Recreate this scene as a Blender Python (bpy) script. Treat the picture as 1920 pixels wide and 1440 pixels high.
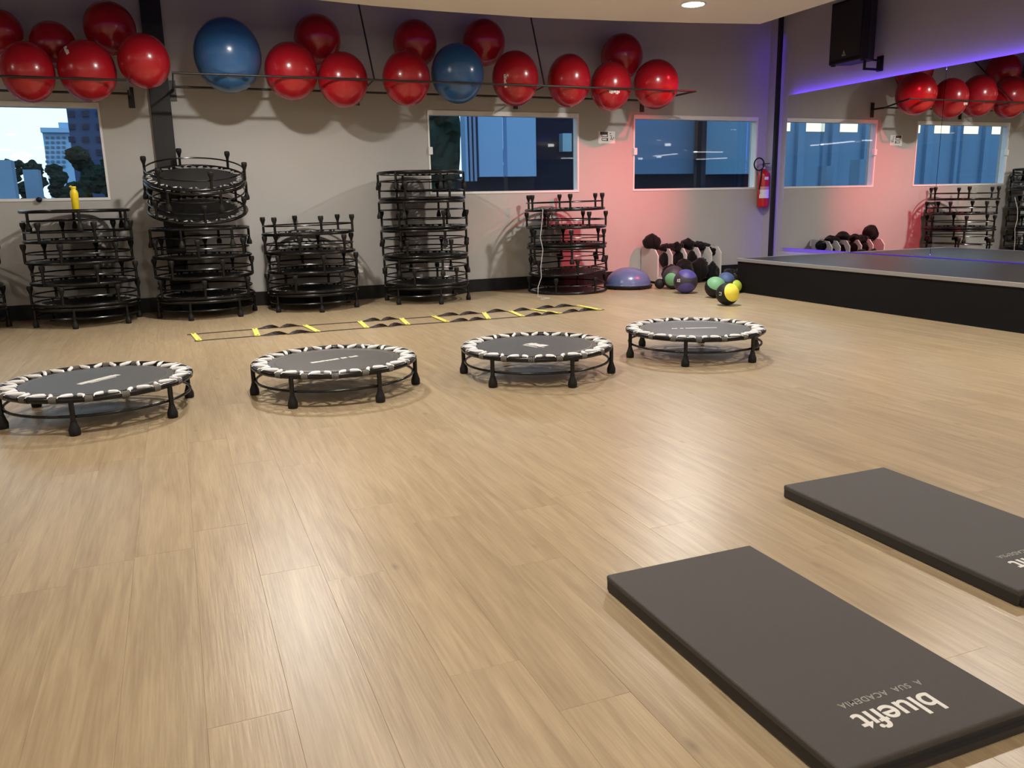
import bpy, math, random
from mathutils import Vector, Matrix, Euler, noise

random.seed(7)
PI = math.pi
for o in list(bpy.data.objects):
    bpy.data.objects.remove(o, do_unlink=True)
scene = bpy.context.scene
COL = scene.collection
R = math.radians

# ------------------------------------------------------------------ camera
CAM_H = 1.12
F_PX = 1539.5
YAW, PITCH, ROLL = R(21.887), R(12.521), R(-1.2027)
_f = Vector((math.sin(YAW)*math.cos(PITCH), math.cos(YAW)*math.cos(PITCH), -math.sin(PITCH)))
_r = Vector((math.cos(YAW), -math.sin(YAW), 0))
_u = _r.cross(_f)
C_RIGHT = _r*math.cos(ROLL) + _u*math.sin(ROLL)
C_UP = -_r*math.sin(ROLL) + _u*math.cos(ROLL)
C_FWD = _f
cam_d = bpy.data.cameras.new('camera')
cam = bpy.data.objects.new('camera', cam_d)
COL.objects.link(cam)
cam.matrix_world = Matrix((
    (C_RIGHT.x, C_UP.x, -C_FWD.x, 0),
    (C_RIGHT.y, C_UP.y, -C_FWD.y, 0),
    (C_RIGHT.z, C_UP.z, -C_FWD.z, CAM_H),
    (0, 0, 0, 1)))
cam_d.sensor_fit = 'HORIZONTAL'
cam_d.sensor_width = 36
cam_d.lens = 36*F_PX/1920
cam_d.clip_start = 0.05
cam_d.clip_end = 500
scene.camera = cam

def ray(x, y):
    return C_RIGHT*((x-960)/F_PX) - C_UP*((y-720)/F_PX) + C_FWD

def px(x, y, ax, val):
    """photo pixel -> point on the plane axis=val (0 X, 1 Y, 2 Z)"""
    d = ray(x, y)
    o = Vector((0, 0, CAM_H))
    return o + d*((val-o[ax])/d[ax])

# ------------------------------------------------------------------ world, exposure
world = bpy.data.worlds.new('dusk')
scene.world = world
world.use_nodes = True
bg = world.node_tree.nodes['Background']
bg.inputs[0].default_value = (0.74, 0.92, 1.0, 1)
bg.inputs[1].default_value = 1.6
vs = scene.view_settings
vs.view_transform = 'Standard'
vs.look = 'None'
vs.gamma = 1
vs.use_curve_mapping = False
vs.exposure = 0.0
LAMP_W = 66.0          # watts of one ceiling downlight

# ------------------------------------------------------------------ room sizes
Y0 = 9.95              # back wall
X0 = 8.0               # mirror wall
XL, YB = -12.0, -16.0  # far side and rear of the hall
ZC = 3.0               # lowered ceiling
ZT = 3.85              # slab above it
SX, SY, SZ = 6.23, 8.2, 0.40   # stage front, stage end, stage height

# ------------------------------------------------------------------ materials
MATS = {}
def mat(name, col, rough=0.5, metal=0.0, emit=None, estr=0.0, spec=0.5, noise_amt=0.0, noise_scale=8.0, bump=0.0, bump_scale=60.0, coat=0.0, sheen=0.0):
    if name in MATS:
        return MATS[name]
    m = bpy.data.materials.new(name)
    m.use_nodes = True
    nt = m.node_tree
    b = nt.nodes['Principled BSDF']
    b.inputs['Base Color'].default_value = (*col, 1)
    b.inputs['Roughness'].default_value = rough
    b.inputs['Metallic'].default_value = metal
    b.inputs['Specular IOR Level'].default_value = spec
    b.inputs['Coat Weight'].default_value = coat
    b.inputs['Sheen Weight'].default_value = sheen
    if emit:
        b.inputs['Emission Color'].default_value = (*emit, 1)
        b.inputs['Emission Strength'].default_value = estr
    tc = nt.nodes.new('ShaderNodeTexCoord')
    if noise_amt:
        n = nt.nodes.new('ShaderNodeTexNoise')
        n.inputs['Scale'].default_value = noise_scale
        n.inputs['Detail'].default_value = 5
        nt.links.new(tc.outputs['Object'], n.inputs['Vector'])
        mx = nt.nodes.new('ShaderNodeMixRGB')
        mx.blend_type = 'MIX'
        mx.inputs[1].default_value = (*[c*(1-noise_amt) for c in col], 1)
        mx.inputs[2].default_value = (*[min(1, c*(1+noise_amt)) for c in col], 1)
        nt.links.new(n.outputs['Fac'], mx.inputs[0])
        nt.links.new(mx.outputs[0], b.inputs['Base Color'])
    if bump:
        n2 = nt.nodes.new('ShaderNodeTexNoise')
        n2.inputs['Scale'].default_value = bump_scale
        n2.inputs['Detail'].default_value = 4
        nt.links.new(tc.outputs['Object'], n2.inputs['Vector'])
        bp = nt.nodes.new('ShaderNodeBump')
        bp.inputs['Strength'].default_value = bump
        bp.inputs['Distance'].default_value = 0.01
        nt.links.new(n2.outputs['Fac'], bp.inputs['Height'])
        nt.links.new(bp.outputs['Normal'], b.inputs['Normal'])
    MATS[name] = m
    return m

def wood_material():
    m = bpy.data.materials.new('oak_vinyl')
    m.use_nodes = True
    nt = m.node_tree
    N, L = nt.nodes, nt.links
    b = N['Principled BSDF']
    tc = N.new('ShaderNodeTexCoord')
    oi = N.new('ShaderNodeObjectInfo')
    off = N.new('ShaderNodeVectorMath'); off.operation = 'MULTIPLY_ADD'
    comb = N.new('ShaderNodeCombineXYZ')
    for i in range(3):
        L.new(oi.outputs['Random'], comb.inputs[i])
    L.new(comb.outputs[0], off.inputs[0])
    off.inputs[1].default_value = (37.0, 91.0, 13.0)
    L.new(tc.outputs['Object'], off.inputs[2])
    mp = N.new('ShaderNodeMapping')
    mp.inputs['Scale'].default_value = (11.0, 0.9, 1)
    L.new(off.outputs[0], mp.inputs[0])
    n1 = N.new('ShaderNodeTexNoise')
    n1.inputs['Scale'].default_value = 2.4; n1.inputs['Detail'].default_value = 6; n1.inputs['Distortion'].default_value = 0.7
    L.new(mp.outputs[0], n1.inputs['Vector'])
    mp2 = N.new('ShaderNodeMapping')
    mp2.inputs['Scale'].default_value = (70.0, 2.6, 1)
    L.new(off.outputs[0], mp2.inputs[0])
    n2 = N.new('ShaderNodeTexNoise')
    n2.inputs['Scale'].default_value = 2.2; n2.inputs['Detail'].default_value = 4
    L.new(mp2.outputs[0], n2.inputs['Vector'])
    # knots
    mp3 = N.new('ShaderNodeMapping')
    mp3.inputs['Scale'].default_value = (3.4, 1.5, 1)
    L.new(off.outputs[0], mp3.inputs[0])
    vo = N.new('ShaderNodeTexVoronoi'); vo.inputs['Scale'].default_value = 1.6
    L.new(mp3.outputs[0], vo.inputs['Vector'])
    kr = N.new('ShaderNodeValToRGB')
    kr.color_ramp.elements[0].position = 0.0; kr.color_ramp.elements[0].color = (0.45, 0.45, 0.45, 1)
    kr.color_ramp.elements[1].position = 0.085; kr.color_ramp.elements[1].color = (1, 1, 1, 1)
    L.new(vo.outputs['Distance'], kr.inputs[0])
    r1 = N.new('ShaderNodeValToRGB')
    e = r1.color_ramp.elements
    e[0].position = 0.28; e[0].color = (0.335, 0.248, 0.145, 1)
    e[1].position = 0.72; e[1].color = (0.455, 0.355, 0.218, 1)
    L.new(n1.outputs['Fac'], r1.inputs[0])
    r2 = N.new('ShaderNodeValToRGB')
    e = r2.color_ramp.elements
    e[0].position = 0.32; e[0].color = (0.88, 0.86, 0.83, 1)
    e[1].position = 0.62; e[1].color = (1.04, 1.04, 1.03, 1)
    L.new(n2.outputs['Fac'], r2.inputs[0])
    mu = N.new('ShaderNodeMixRGB'); mu.blend_type = 'MULTIPLY'; mu.inputs[0].default_value = 0.85
    L.new(r1.outputs[0], mu.inputs[1]); L.new(r2.outputs[0], mu.inputs[2])
    mk = N.new('ShaderNodeMixRGB'); mk.blend_type = 'MULTIPLY'; mk.inputs[0].default_value = 0.75
    L.new(mu.outputs[0], mk.inputs[1]); L.new(kr.outputs[0], mk.inputs[2])
    # tone of each plank
    hv = N.new('ShaderNodeHueSaturation')
    mr = N.new('ShaderNodeMapRange')
    mr.inputs['To Min'].default_value = 0.955; mr.inputs['To Max'].default_value = 1.035
    L.new(oi.outputs['Random'], mr.inputs[0])
    L.new(mr.outputs[0], hv.inputs['Value'])
    L.new(mk.outputs[0], hv.inputs['Color'])
    L.new(hv.outputs[0], b.inputs['Base Color'])
    b.inputs['Roughness'].default_value = 0.345
    b.inputs['Specular IOR Level'].default_value = 0.5
    bp = N.new('ShaderNodeBump'); bp.inputs['Strength'].default_value = 0.12; bp.inputs['Distance'].default_value = 0.004
    L.new(n2.outputs['Fac'], bp.inputs['Height'])
    L.new(bp.outputs[0], b.inputs['Normal'])
    return m

def glass_material(name, tint, refl):
    m = bpy.data.materials.new(name)
    m.use_nodes = True
    nt = m.node_tree
    for n in list(nt.nodes):
        if n.type != 'OUTPUT_MATERIAL':
            nt.nodes.remove(n)
    out = nt.nodes['Material Output']
    tr = nt.nodes.new('ShaderNodeBsdfTransparent'); tr.inputs[0].default_value = (*tint, 1)
    gl = nt.nodes.new('ShaderNodeBsdfGlossy'); gl.inputs['Roughness'].default_value = 0.012
    gl.inputs[0].default_value = (0.9, 0.95, 1, 1)
    fr = nt.nodes.new('ShaderNodeFresnel'); fr.inputs[0].default_value = 1.5
    ad = nt.nodes.new('ShaderNodeMath'); ad.operation = 'ADD'; ad.inputs[1].default_value = refl
    geo = nt.nodes.new('ShaderNodeNewGeometry')
    inv = nt.nodes.new('ShaderNodeMath'); inv.operation = 'SUBTRACT'; inv.inputs[0].default_value = 1.0
    nt.links.new(geo.outputs['Backfacing'], inv.inputs[1])
    nt.links.new(fr.outputs[0], ad.inputs[0])
    mul = nt.nodes.new('ShaderNodeMath'); mul.operation = 'MULTIPLY'
    nt.links.new(ad.outputs[0], mul.inputs[0]); nt.links.new(inv.outputs[0], mul.inputs[1])
    mx = nt.nodes.new('ShaderNodeMixShader')
    nt.links.new(mul.outputs[0], mx.inputs[0])
    nt.links.new(tr.outputs[0], mx.inputs[1]); nt.links.new(gl.outputs[0], mx.inputs[2])
    nt.links.new(mx.outputs[0], out.inputs[0])
    return m

WOOD = wood_material()
GLASS = glass_material('window_glass', (0.88, 0.94, 1.0), 0.0)
WALL = mat('wall_paint', (0.45, 0.435, 0.405), 0.75, noise_amt=0.03, noise_scale=2.0, bump=0.05, bump_scale=180)
CEIL = mat('ceiling_paint', (0.84, 0.80, 0.76), 0.85, noise_amt=0.02, noise_scale=1.0)
HALLW = mat('hall_paint', (0.16, 0.15, 0.14), 0.8, noise_amt=0.05)
SLAB = mat('ceiling_dark', (0.10, 0.09, 0.09), 0.9, noise_amt=0.1, noise_scale=2.0)
BASEB = mat('baseboard_black', (0.012, 0.011, 0.011), 0.5, spec=0.25, noise_amt=0.1)
PILLAR = mat('pillar_black', (0.016, 0.0155, 0.016), 0.5, spec=0.3, noise_amt=0.15, noise_scale=12)
WHITEF = mat('white_aluminium', (0.78, 0.77, 0.75), 0.35, noise_amt=0.02)
STEEL = mat('black_tube', (0.0055, 0.0048, 0.0045), 0.25, spec=0.35, noise_amt=0.15, noise_scale=30)
RACKST = mat('rack_black', (0.018, 0.015, 0.014), 0.4, noise_amt=0.15, noise_scale=30)
RUBBER = mat('foot_rubber', (0.010, 0.009, 0.0085), 0.55, spec=0.25, noise_amt=0.2, noise_scale=40)
MATTOP = mat('jump_mat', (0.080, 0.077, 0.070), 0.42, noise_amt=0.08, noise_scale=300, bump=0.1, bump_scale=900, spec=0.5)
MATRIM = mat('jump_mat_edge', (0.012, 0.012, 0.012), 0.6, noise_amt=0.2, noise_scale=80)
CORD = mat('white_cord', (0.92, 0.92, 0.91), 0.6, noise_amt=0.05, noise_scale=80, bump=0.2, bump_scale=400)
CORDG = mat('cord_grey', (0.34, 0.33, 0.31), 0.45, noise_amt=0.5, noise_scale=25)  # greyer, blotchier cords for the stacked trampolines
WRAP = mat('cord_wrap', (0.10, 0.092, 0.078), 0.7, noise_amt=0.2, noise_scale=60)
PRINT = mat('white_print', (0.72, 0.71, 0.66), 0.6, noise_amt=0.08, noise_scale=60)
PRINTG = mat('grey_print', (0.33, 0.31, 0.28), 0.6, noise_amt=0.08, noise_scale=60)
RED = mat('ball_red', (0.37, 0.009, 0.016), 0.24, spec=0.5, noise_amt=0.05, noise_scale=6, coat=0.25)
BLUE = mat('ball_blue', (0.030, 0.105, 0.26), 0.24, spec=0.5, noise_amt=0.05, noise_scale=6, coat=0.25)
FOAM = mat('mat_vinyl', (0.055, 0.048, 0.041), 0.62, noise_amt=0.07, noise_scale=90, bump=0.25, bump_scale=500)
FOAMS = mat('mat_side', (0.020, 0.018, 0.016), 0.6, noise_amt=0.1, noise_scale=60)
YEL = mat('ladder_yellow', (0.86, 0.80, 0.17), 0.45, noise_amt=0.05, noise_scale=20)
STRAP = mat('ladder_strap', (0.025, 0.017, 0.012), 0.7, noise_amt=0.2, noise_scale=120)
STAGET = mat('stage_top', (0.034, 0.030, 0.031), 0.36, spec=0.15, noise_amt=0.25, noise_scale=30, bump=0.03, bump_scale=200)
STAGEF = mat('stage_front', (0.0055, 0.005, 0.0055), 0.6, spec=0.15, noise_amt=0.15, noise_scale=10)
ALU = mat('aluminium_trim', (0.42, 0.41, 0.40), 0.35, metal=0.6, noise_amt=0.05)
MIRROR = mat('mirror_silver', (0.88, 0.90, 0.90), 0.0, metal=1.0)
MEDGE = mat('mirror_edge', (0.55, 0.60, 0.60), 0.2)
LEDB = mat('led_blue', (0.1, 0.1, 0.4), 0.5, emit=(0.14, 0.05, 1.0), estr=20.0)
LEDC = mat('led_cove', (0.1, 0.1, 0.4), 0.5, emit=(0.20, 0.09, 1.0), estr=4.5)
LEDS = mat('led_blue_side', (0.1, 0.1, 0.4), 0.5, emit=(0.14, 0.05, 1.0), estr=3.0)
LEDP = mat('led_blue_post', (0.1, 0.1, 0.4), 0.5, emit=(0.14, 0.05, 1.0), estr=11.0)
LENS = mat('lamp_lens', (0.9, 0.9, 0.9), 0.5, emit=(1.0, 0.93, 0.84), estr=170.0)
TUBE = mat('tube_lens', (0.9, 0.9, 0.9), 0.5, emit=(1.0, 0.97, 0.93), estr=45.0)
BLACKP = mat('black_plastic', (0.007, 0.007, 0.0075), 0.45, spec=0.3, noise_amt=0.1, noise_scale=30)
GRILLE = mat('speaker_grille', (0.010, 0.010, 0.010), 0.6, bump=0.4, bump_scale=500)
FAB = mat('black_fabric', (0.006, 0.005, 0.005), 0.85, spec=0.15, noise_amt=0.4, noise_scale=25, bump=0.5, bump_scale=60, sheen=0.1)
WHITEB = mat('white_board', (0.66, 0.63, 0.60), 0.5, noise_amt=0.02)
EXTRED = mat('extinguisher_red', (0.52, 0.012, 0.014), 0.3, noise_amt=0.04)
PAPER = mat('paper_label', (0.75, 0.73, 0.70), 0.6, noise_amt=0.04, noise_scale=30)
INK = mat('dark_ink', (0.06, 0.045, 0.04), 0.7, noise_amt=0.1)
BOTTLE = mat('bottle_yellow', (0.88, 0.66, 0.02), 0.4, noise_amt=0.03)
DOME = mat('dome_blue', (0.105, 0.14, 0.29), 0.28, noise_amt=0.04, noise_scale=5)
MB_BLACK = mat('med_black', (0.012, 0.011, 0.010), 0.55, spec=0.3, noise_amt=0.2, noise_scale=40, bump=0.2, bump_scale=300)
MB_BROWN = mat('med_brown', (0.036, 0.026, 0.036), 0.5, noise_amt=0.1, noise_scale=40, bump=0.2, bump_scale=300)
MB_GREEN = mat('med_green', (0.16, 0.38, 0.19), 0.5, noise_amt=0.05, noise_scale=40, bump=0.2, bump_scale=300)
MB_PURP = mat('med_purple', (0.075, 0.055, 0.26), 0.45, noise_amt=0.05, noise_scale=40, bump=0.2, bump_scale=300)
MB_YEL = mat('med_yellow', (0.86, 0.74, 0.07), 0.5, noise_amt=0.04, noise_scale=40, bump=0.2, bump_scale=300)
MB_BLUE = mat('med_blue', (0.07, 0.12, 0.26), 0.5, noise_amt=0.05, noise_scale=40, bump=0.2, bump_scale=300)
MB_LIME = mat('med_lime', (0.42, 0.55, 0.05), 0.5, noise_amt=0.05, noise_scale=40)

# ------------------------------------------------------------------ mesh helpers
class MB:
    """collects shapes of one part"""
    def __init__(s):
        s.v, s.f, s.m = [], [], []
    def add(s, v, f, mi=0):
        n = len(s.v)
        s.v += [tuple(p) for p in v]
        s.f += [tuple(i+n for i in q) for q in f]
        s.m += [mi]*len(f)
        return s
    def box(s, a, b, mi=0):
        x0, y0, z0 = a; x1, y1, z1 = b
        v = [(x0,y0,z0),(x1,y0,z0),(x1,y1,z0),(x0,y1,z0),(x0,y0,z1),(x1,y0,z1),(x1,y1,z1),(x0,y1,z1)]
        f = [(0,3,2,1),(4,5,6,7),(0,1,5,4),(1,2,6,5),(2,3,7,6),(3,0,4,7)]
        return s.add(v, f, mi)
    def prism(s, pts, z0, z1, mi=0):
        n = len(pts)
        v = [(x,y,z0) for x,y in pts] + [(x,y,z1) for x,y in pts]
        f = [tuple(range(n))[::-1], tuple(range(n,2*n))] + [(i,(i+1)%n,n+(i+1)%n,n+i) for i in range(n)]
        return s.add(v, f, mi)
    def tube(s, pts, r, n=8, closed=False, caps=True, mi=0):
        pts = [Vector(p) for p in pts]
        k = len(pts)
        rs = r if isinstance(r, (list, tuple)) else [r]*k
        v, f = [], []
        up = None
        for i, p in enumerate(pts):
            if closed:
                t = pts[(i+1)%k]-pts[i-1]
            else:
                t = pts[min(i+1,k-1)]-pts[max(i-1,0)]
            t.normalize()
            if up is None:
                up = Vector((0,0,1)) if abs(t.z) < .9 else Vector((1,0,0))
            a = t.cross(up).normalized(); b = a.cross(t).normalized()
            up = b
            for j in range(n):
                th = 2*PI*j/n
                v.append(p+(a*math.cos(th)+b*math.sin(th))*rs[i])
        for i in range(k if closed else k-1):
            for j in range(n):
                i2 = (i+1)%k
                f.append((i*n+j, i*n+(j+1)%n, i2*n+(j+1)%n, i2*n+j))
        if caps and not closed:
            f.append(tuple(range(n))); f.append(tuple((k-1)*n+j for j in range(n))[::-1])
        return s.add(v, f, mi)
    def lathe(s, prof, n=24, mi=0, c=(0,0,0)):
        v, f = [], []
        k = len(prof)
        for r, z in prof:
            for j in range(n):
                th = 2*PI*j/n
                v.append((c[0]+r*math.cos(th), c[1]+r*math.sin(th), c[2]+z))
        for i in range(k-1):
            for j in range(n):
                f.append((i*n+j, i*n+(j+1)%n, (i+1)*n+(j+1)%n, (i+1)*n+j))
        f.append(tuple(range(n))[::-1]); f.append(tuple((k-1)*n+j for j in range(n)))
        return s.add(v, f, mi)
    def xf(s, M):
        s.v = [tuple(M @ Vector(p)) for p in s.v]
        return s
    def mesh(s, name, mats, smooth=False, bevel=0.0):
        me = bpy.data.meshes.new(name)
        me.from_pydata(s.v, [], s.f)
        if not isinstance(mats, (list, tuple)):
            mats = [mats]
        for m in mats:
            me.materials.append(m)
        if len(mats) > 1:
            for p, i in zip(me.polygons, s.m):
                p.material_index = i
        if smooth:
            for p in me.polygons:
                p.use_smooth = True
            try:
                me.set_sharp_from_angle(angle=R(45))
            except Exception:
                pass
        me.update()
        return me

def link(name, me, parent=None, loc=None, rot=None):
    o = bpy.data.objects.new(name, me)
    COL.objects.link(o)
    if parent:
        o.parent = parent
    if loc is not None:
        o.location = loc
    if rot is not None:
        o.rotation_euler = rot
    return o

def bevel(o, w, seg=2):
    m = o.modifiers.new('bevel', 'BEVEL')
    m.width = w; m.segments = seg; m.limit_method = 'ANGLE'
    return o

def tag(o, label, cat, group=None):
    o['label'] = label; o['category'] = cat
    if group:
        o['group'] = group
    return o

def thing(name, label, cat, loc=(0,0,0), rot=(0,0,0), group=None):
    o = link(name, None, None, loc, rot)
    o.empty_display_size = 0.1
    return tag(o, label, cat, group)

def struct(name, me, parent=None, loc=None):
    o = link(name, me, parent, loc)
    o['kind'] = 'structure'
    return o

def sphere_vf(r, c=(0,0,0), nu=32, nv=20, th0=0.0, th1=PI):
    v, f = [], []
    for i in range(nv+1):
        th = th0+(th1-th0)*i/nv
        for j in range(nu):
            ph = 2*PI*j/nu
            v.append((c[0]+r*math.sin(th)*math.cos(ph), c[1]+r*math.sin(th)*math.sin(ph), c[2]+r*math.cos(th)))
    for i in range(nv):
        for j in range(nu):
            f.append((i*nu+j, (i+1)*nu+j, (i+1)*nu+(j+1)%nu, i*nu+(j+1)%nu))
    return v, f

def text_mesh(body, size, material, extrude=0.0006, bold=0.0, spacing=1.0):
    cu = bpy.data.curves.new('lettering', 'FONT')
    cu.body = body; cu.size = size; cu.extrude = extrude; cu.offset = bold; cu.space_character = spacing
    cu.align_x = 'CENTER'; cu.align_y = 'CENTER'
    ob = bpy.data.objects.new('lettering', cu)
    COL.objects.link(ob)
    dg = bpy.context.evaluated_depsgraph_get()
    me = bpy.data.meshes.new_from_object(ob.evaluated_get(dg))
    bpy.data.objects.remove(ob, do_unlink=True)
    me.materials.clear(); me.materials.append(material)
    return me

def align_z(d):
    return Vector(d).to_track_quat('Z', 'Y').to_euler()

def cam_dir(r, u, t):
    """direction given as right / up / toward the viewer, in world axes"""
    return (C_RIGHT*r + C_UP*u - C_FWD*t).normalized()

# ------------------------------------------------------------------ room shell
# floor: sub-floor with single planks on it
PW, PL = 0.184, 1.22
floor = struct('floor', MB().box((XL, YB, -0.16), (X0, Y0, -0.012)).mesh('floor', mat('subfloor', (0.10, 0.07, 0.04), 0.8, noise_amt=0.1)))
def plank_mesh(l):
    g, b, t = 0.0001, 0.0006, 0.012
    a, c = PW/2-g, l/2-g
    v = [(-a,-c,-t),(a,-c,-t),(a,c,-t),(-a,c,-t), (-a,-c,-b),(a,-c,-b),(a,c,-b),(-a,c,-b), (-a+b,-c+b,0),(a-b,-c+b,0),(a-b,c-b,0),(-a+b,c-b,0)]
    f = [(8,9,10,11)]+[(i,(i+1)%4,4+(i+1)%4,4+i) for i in range(4)]+[(4+i,4+(i+1)%4,8+(i+1)%4,8+i) for i in range(4)]
    return MB().add(v, f).mesh('plank', WOOD)
PLANK = plank_mesh(PL)
def in_view(p):
    d = Vector((p[0], p[1], -CAM_H)); z = d.dot(C_FWD)
    if z < 0.3:
        return False
    u = 960+F_PX*d.dot(C_RIGHT)/z; w = 720-F_PX*d.dot(C_UP)/z
    return -60 < u < 1980 and w < 1500
rest = MB()
near = []
ncol = int((X0-XL)/PW)+1
for i in range(ncol):
    cx = XL+PW*(i+.5)
    if cx+PW/2 > X0:
        break
    y = YB-random.random()*PL
    while y < Y0:
        y0, y1 = max(y, YB), min(y+PL, Y0)
        y += PL
        if y1-y0 < 0.05:
            continue
        cy = (y0+y1)/2
        vis = cx < SX+0.05 and any(in_view((cx+sx*PW/2, cy+sy*(y1-y0)/2, 0)) for sx in (-1,1) for sy in (-1,0,1))
        if vis:
            near.append((math.hypot(cx, cy), cx, y0, y1))
        else:
            a = PW/2-.0004
            rest.box((cx-a, y0+.0004, -.012), (cx+a, y1-.0004, 0))
near.sort()
for k, (d, cx, y0, y1) in enumerate(near):
    if k < 300:
        me = PLANK if abs(y1-y0-PL) < 1e-4 else plank_mesh(y1-y0)
        link('plank', me, floor, (cx, (y0+y1)/2, 0))
    else:
        rest.box((cx-PW/2+.0004, y0, -.012), (cx+PW/2-.0004, y1, 0))
o = link('plank_field', rest.mesh('plank_field', WOOD), floor)
o['kind'] = 'stuff'

# back wall with three window openings
def wpt(x, y):
    p = px(x, y, 1, Y0)
    return p.x, p.z
WZ0, WZ1 = 1.225, 2.215
WINS = [(-3.0, wpt(196, 280)[0]), (wpt(803, 280)[0], wpt(1085, 280)[0]), (wpt(1187, 280)[0], wpt(1419, 280)[0])]
wb = MB()
xs = [XL]
for a, b in WINS:
    xs += [a, b]
xs.append(X0+0.2)
for i in range(len(xs)-1):
    if i % 2 == 0:
        wb.box((xs[i], Y0, -0.16), (xs[i+1], Y0+0.16, ZT))
    else:
        wb.box((xs[i], Y0, -0.16), (xs[i+1], Y0+0.16, WZ0))
        wb.box((xs[i], Y0, WZ1), (xs[i+1], Y0+0.16, ZT))
struct('wall_back', wb.mesh('wall_back', WALL))
struct('wall_right', MB().box((X0, YB, -0.16), (X0+0.2, Y0, ZT)).mesh('wall_right', WALL))
struct('wall_left', MB().box((XL-0.2, YB, -0.16), (XL, Y0, ZT)).mesh('wall_left', HALLW))
struct('wall_rear', MB().box((XL-0.2, YB-0.2, -0.16), (X0+0.2, YB, ZT)).mesh('wall_rear', HALLW))
# lowered ceiling with a bowed edge towards the windows
edge = [(595,0),(700,11),(810,20),(1000,33),(1160,39),(1300,43),(1425,45)]
ep = [px(x, y, 2, ZC) for x, y in edge]
ex = ep[-1].x
pts = [(XL, YB), (ex, YB)] + [(p.x, p.y) for p in reversed(ep)] + [(0.2, 8.10), (-1.5, 7.7), (XL, 7.2)]
struct('ceiling', MB().prism(pts, ZC, ZC+0.14).mesh('ceiling', CEIL))
cv = thing('cove_light', 'blue light strip lying on the lowered ceiling edge', 'light strip')
cpath = [(p.x-.02, p.y-.05, ZC+0.165) for p in ep[:-1]]+[(ex-.05, ep[-1].y-.06, ZC+0.165)]+[(ex-.05, y, ZC+0.165) for y in (7, 5, 3, 0, -4)]
cpath = [(-6.0, 7.36, ZC+.165), (-1.5, 7.64, ZC+.165), (0.2, 8.04, ZC+.165)]+cpath
link('strip', MB().tube(cpath, 0.012, 6).mesh('strip', LEDC, True), cv)
link('clip_rail', MB().tube([(a_, b_, ZC+.147) for a_, b_, c_ in cpath], 0.007, 6).mesh('clip_rail', ALU, True), cv)
struct('ceiling.001', MB().box((XL-.2, YB-.2, ZT), (X0+0.2, Y0+.16, ZT+0.15)).mesh('ceiling_slab', SLAB))
struct('baseboard_back', MB().box((XL, Y0-0.018, 0), (X0, Y0, 0.16)).mesh('baseboard_back', BASEB))
# black steel pillar set in the back wall
pl = wpt(288, 250)[0]; pr = wpt(326, 250)[0]
o = struct('trim_1', MB().box((pl, Y0-0.07, 0), (pr, Y0, ZT)).mesh('pillar', PILLAR))
bevel(o, 0.004)

# windows
for wi, (a, b) in enumerate(WINS):
    w = struct('window_%d' % (wi+1), MB().box((a, Y0-0.012, WZ1-0.055), (b, Y0+0.10, WZ1)).mesh('window_head', WHITEF))
    bevel(w, 0.004)
    link('window_frame', MB().box((a, Y0-0.008, WZ0), (b, Y0+0.10, WZ0+0.028)).mesh('sill_bar', WHITEF), w)
    for sx in (a, b-0.022):
        link('window_frame', MB().box((sx, Y0-0.008, WZ0+0.028), (sx+0.022, Y0+0.10, WZ1-0.055)).mesh('jamb_bar', WHITEF), w)
    mid = (a+b)/2
    link('pane', MB().box((a+.022, Y0+.022, WZ0+.028), (mid+.02, Y0+.030, WZ1-.055)).mesh('pane', GLASS), w)
    link('pane', MB().box((mid-.02, Y0+.048, WZ0+.028), (b-.022, Y0+.056, WZ1-.055)).mesh('pane', GLASS), w)
    jm = glass_material('pane_edge_%d' % wi, (0.80, 0.84, 0.88), 0.05)
    link('meeting_strip', MB().box((mid-.026, Y0+.031, WZ0+.028), (mid+.026, Y0+.046, WZ1-.055)).mesh('meeting_strip', jm), w)
    if wi > 0:
        lz = wpt(805, 283)[1]
        la = bevel(link('latch', MB().box((a-0.002, Y0-0.035, lz-0.045), (a+0.048, Y0+0.02, lz+0.045)).mesh('latch', mat('latch_white', (0.85, 0.83, 0.82), 0.4)), w), 0.006)

# ------------------------------------------------------------------ mirror wall
MZ0, MZ1, MY1 = 0.41, 2.45, 9.45
SEAM = 6.93
for i in range(3):
    y1 = MY1-i*2.515; y0 = y1-2.509
    t = MB().box((X0-0.066, y0, MZ0), (X0-0.060, y1, MZ1)).mesh('glass', MIRROR)
    o = thing('wall_mirror', ['tall frameless mirror panel nearest the fire extinguisher corner', 'tall frameless mirror panel above the middle of the stage', 'tall frameless mirror panel past the second seam on stage wall'][i], 'mirror', (0,0,0), group='mirror panels behind the stage')
    link('mirror_glass', t, o)
    link('backing_board', MB().box((X0-0.060, y0+0.03, MZ0+0.03), (X0-0.001, y1-0.03, MZ1-0.03)).mesh('backing', BLACKP), o)
    # blue light strips glued behind the panel's edges
    link('light_strip', MB().box((X0-0.056, y0, MZ1-0.028), (X0-0.040, y1-0.01, MZ1-0.020)).mesh('strip_top', LEDB), o)
    link('light_strip', MB().box((X0-0.056, y0, MZ0+0.020), (X0-0.040, y1-0.01, MZ0+0.028)).mesh('strip_bottom', LEDP), o)
    if i == 0:
        link('light_strip', MB().box((X0-0.056, y1-0.028, MZ0+.05), (X0-0.040, y1-0.022, MZ1-.05)).mesh('strip_side', LEDS), o)
# black profile in the corner
cp = thing('corner_profile', 'thin black vertical post between fire extinguisher and mirror', 'post')
py_ = 9.655
o = link('post', MB().box((X0-0.105, py_-0.022, 0), (X0-0.05, py_+0.022, ZT-0.01)).mesh('post', PILLAR), cp)
link('light_strip', MB().box((X0-0.062, py_+0.0225, 0.02), (X0-0.050, py_+0.0265, ZC+0.25)).mesh('strip', LEDP), cp)

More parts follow.
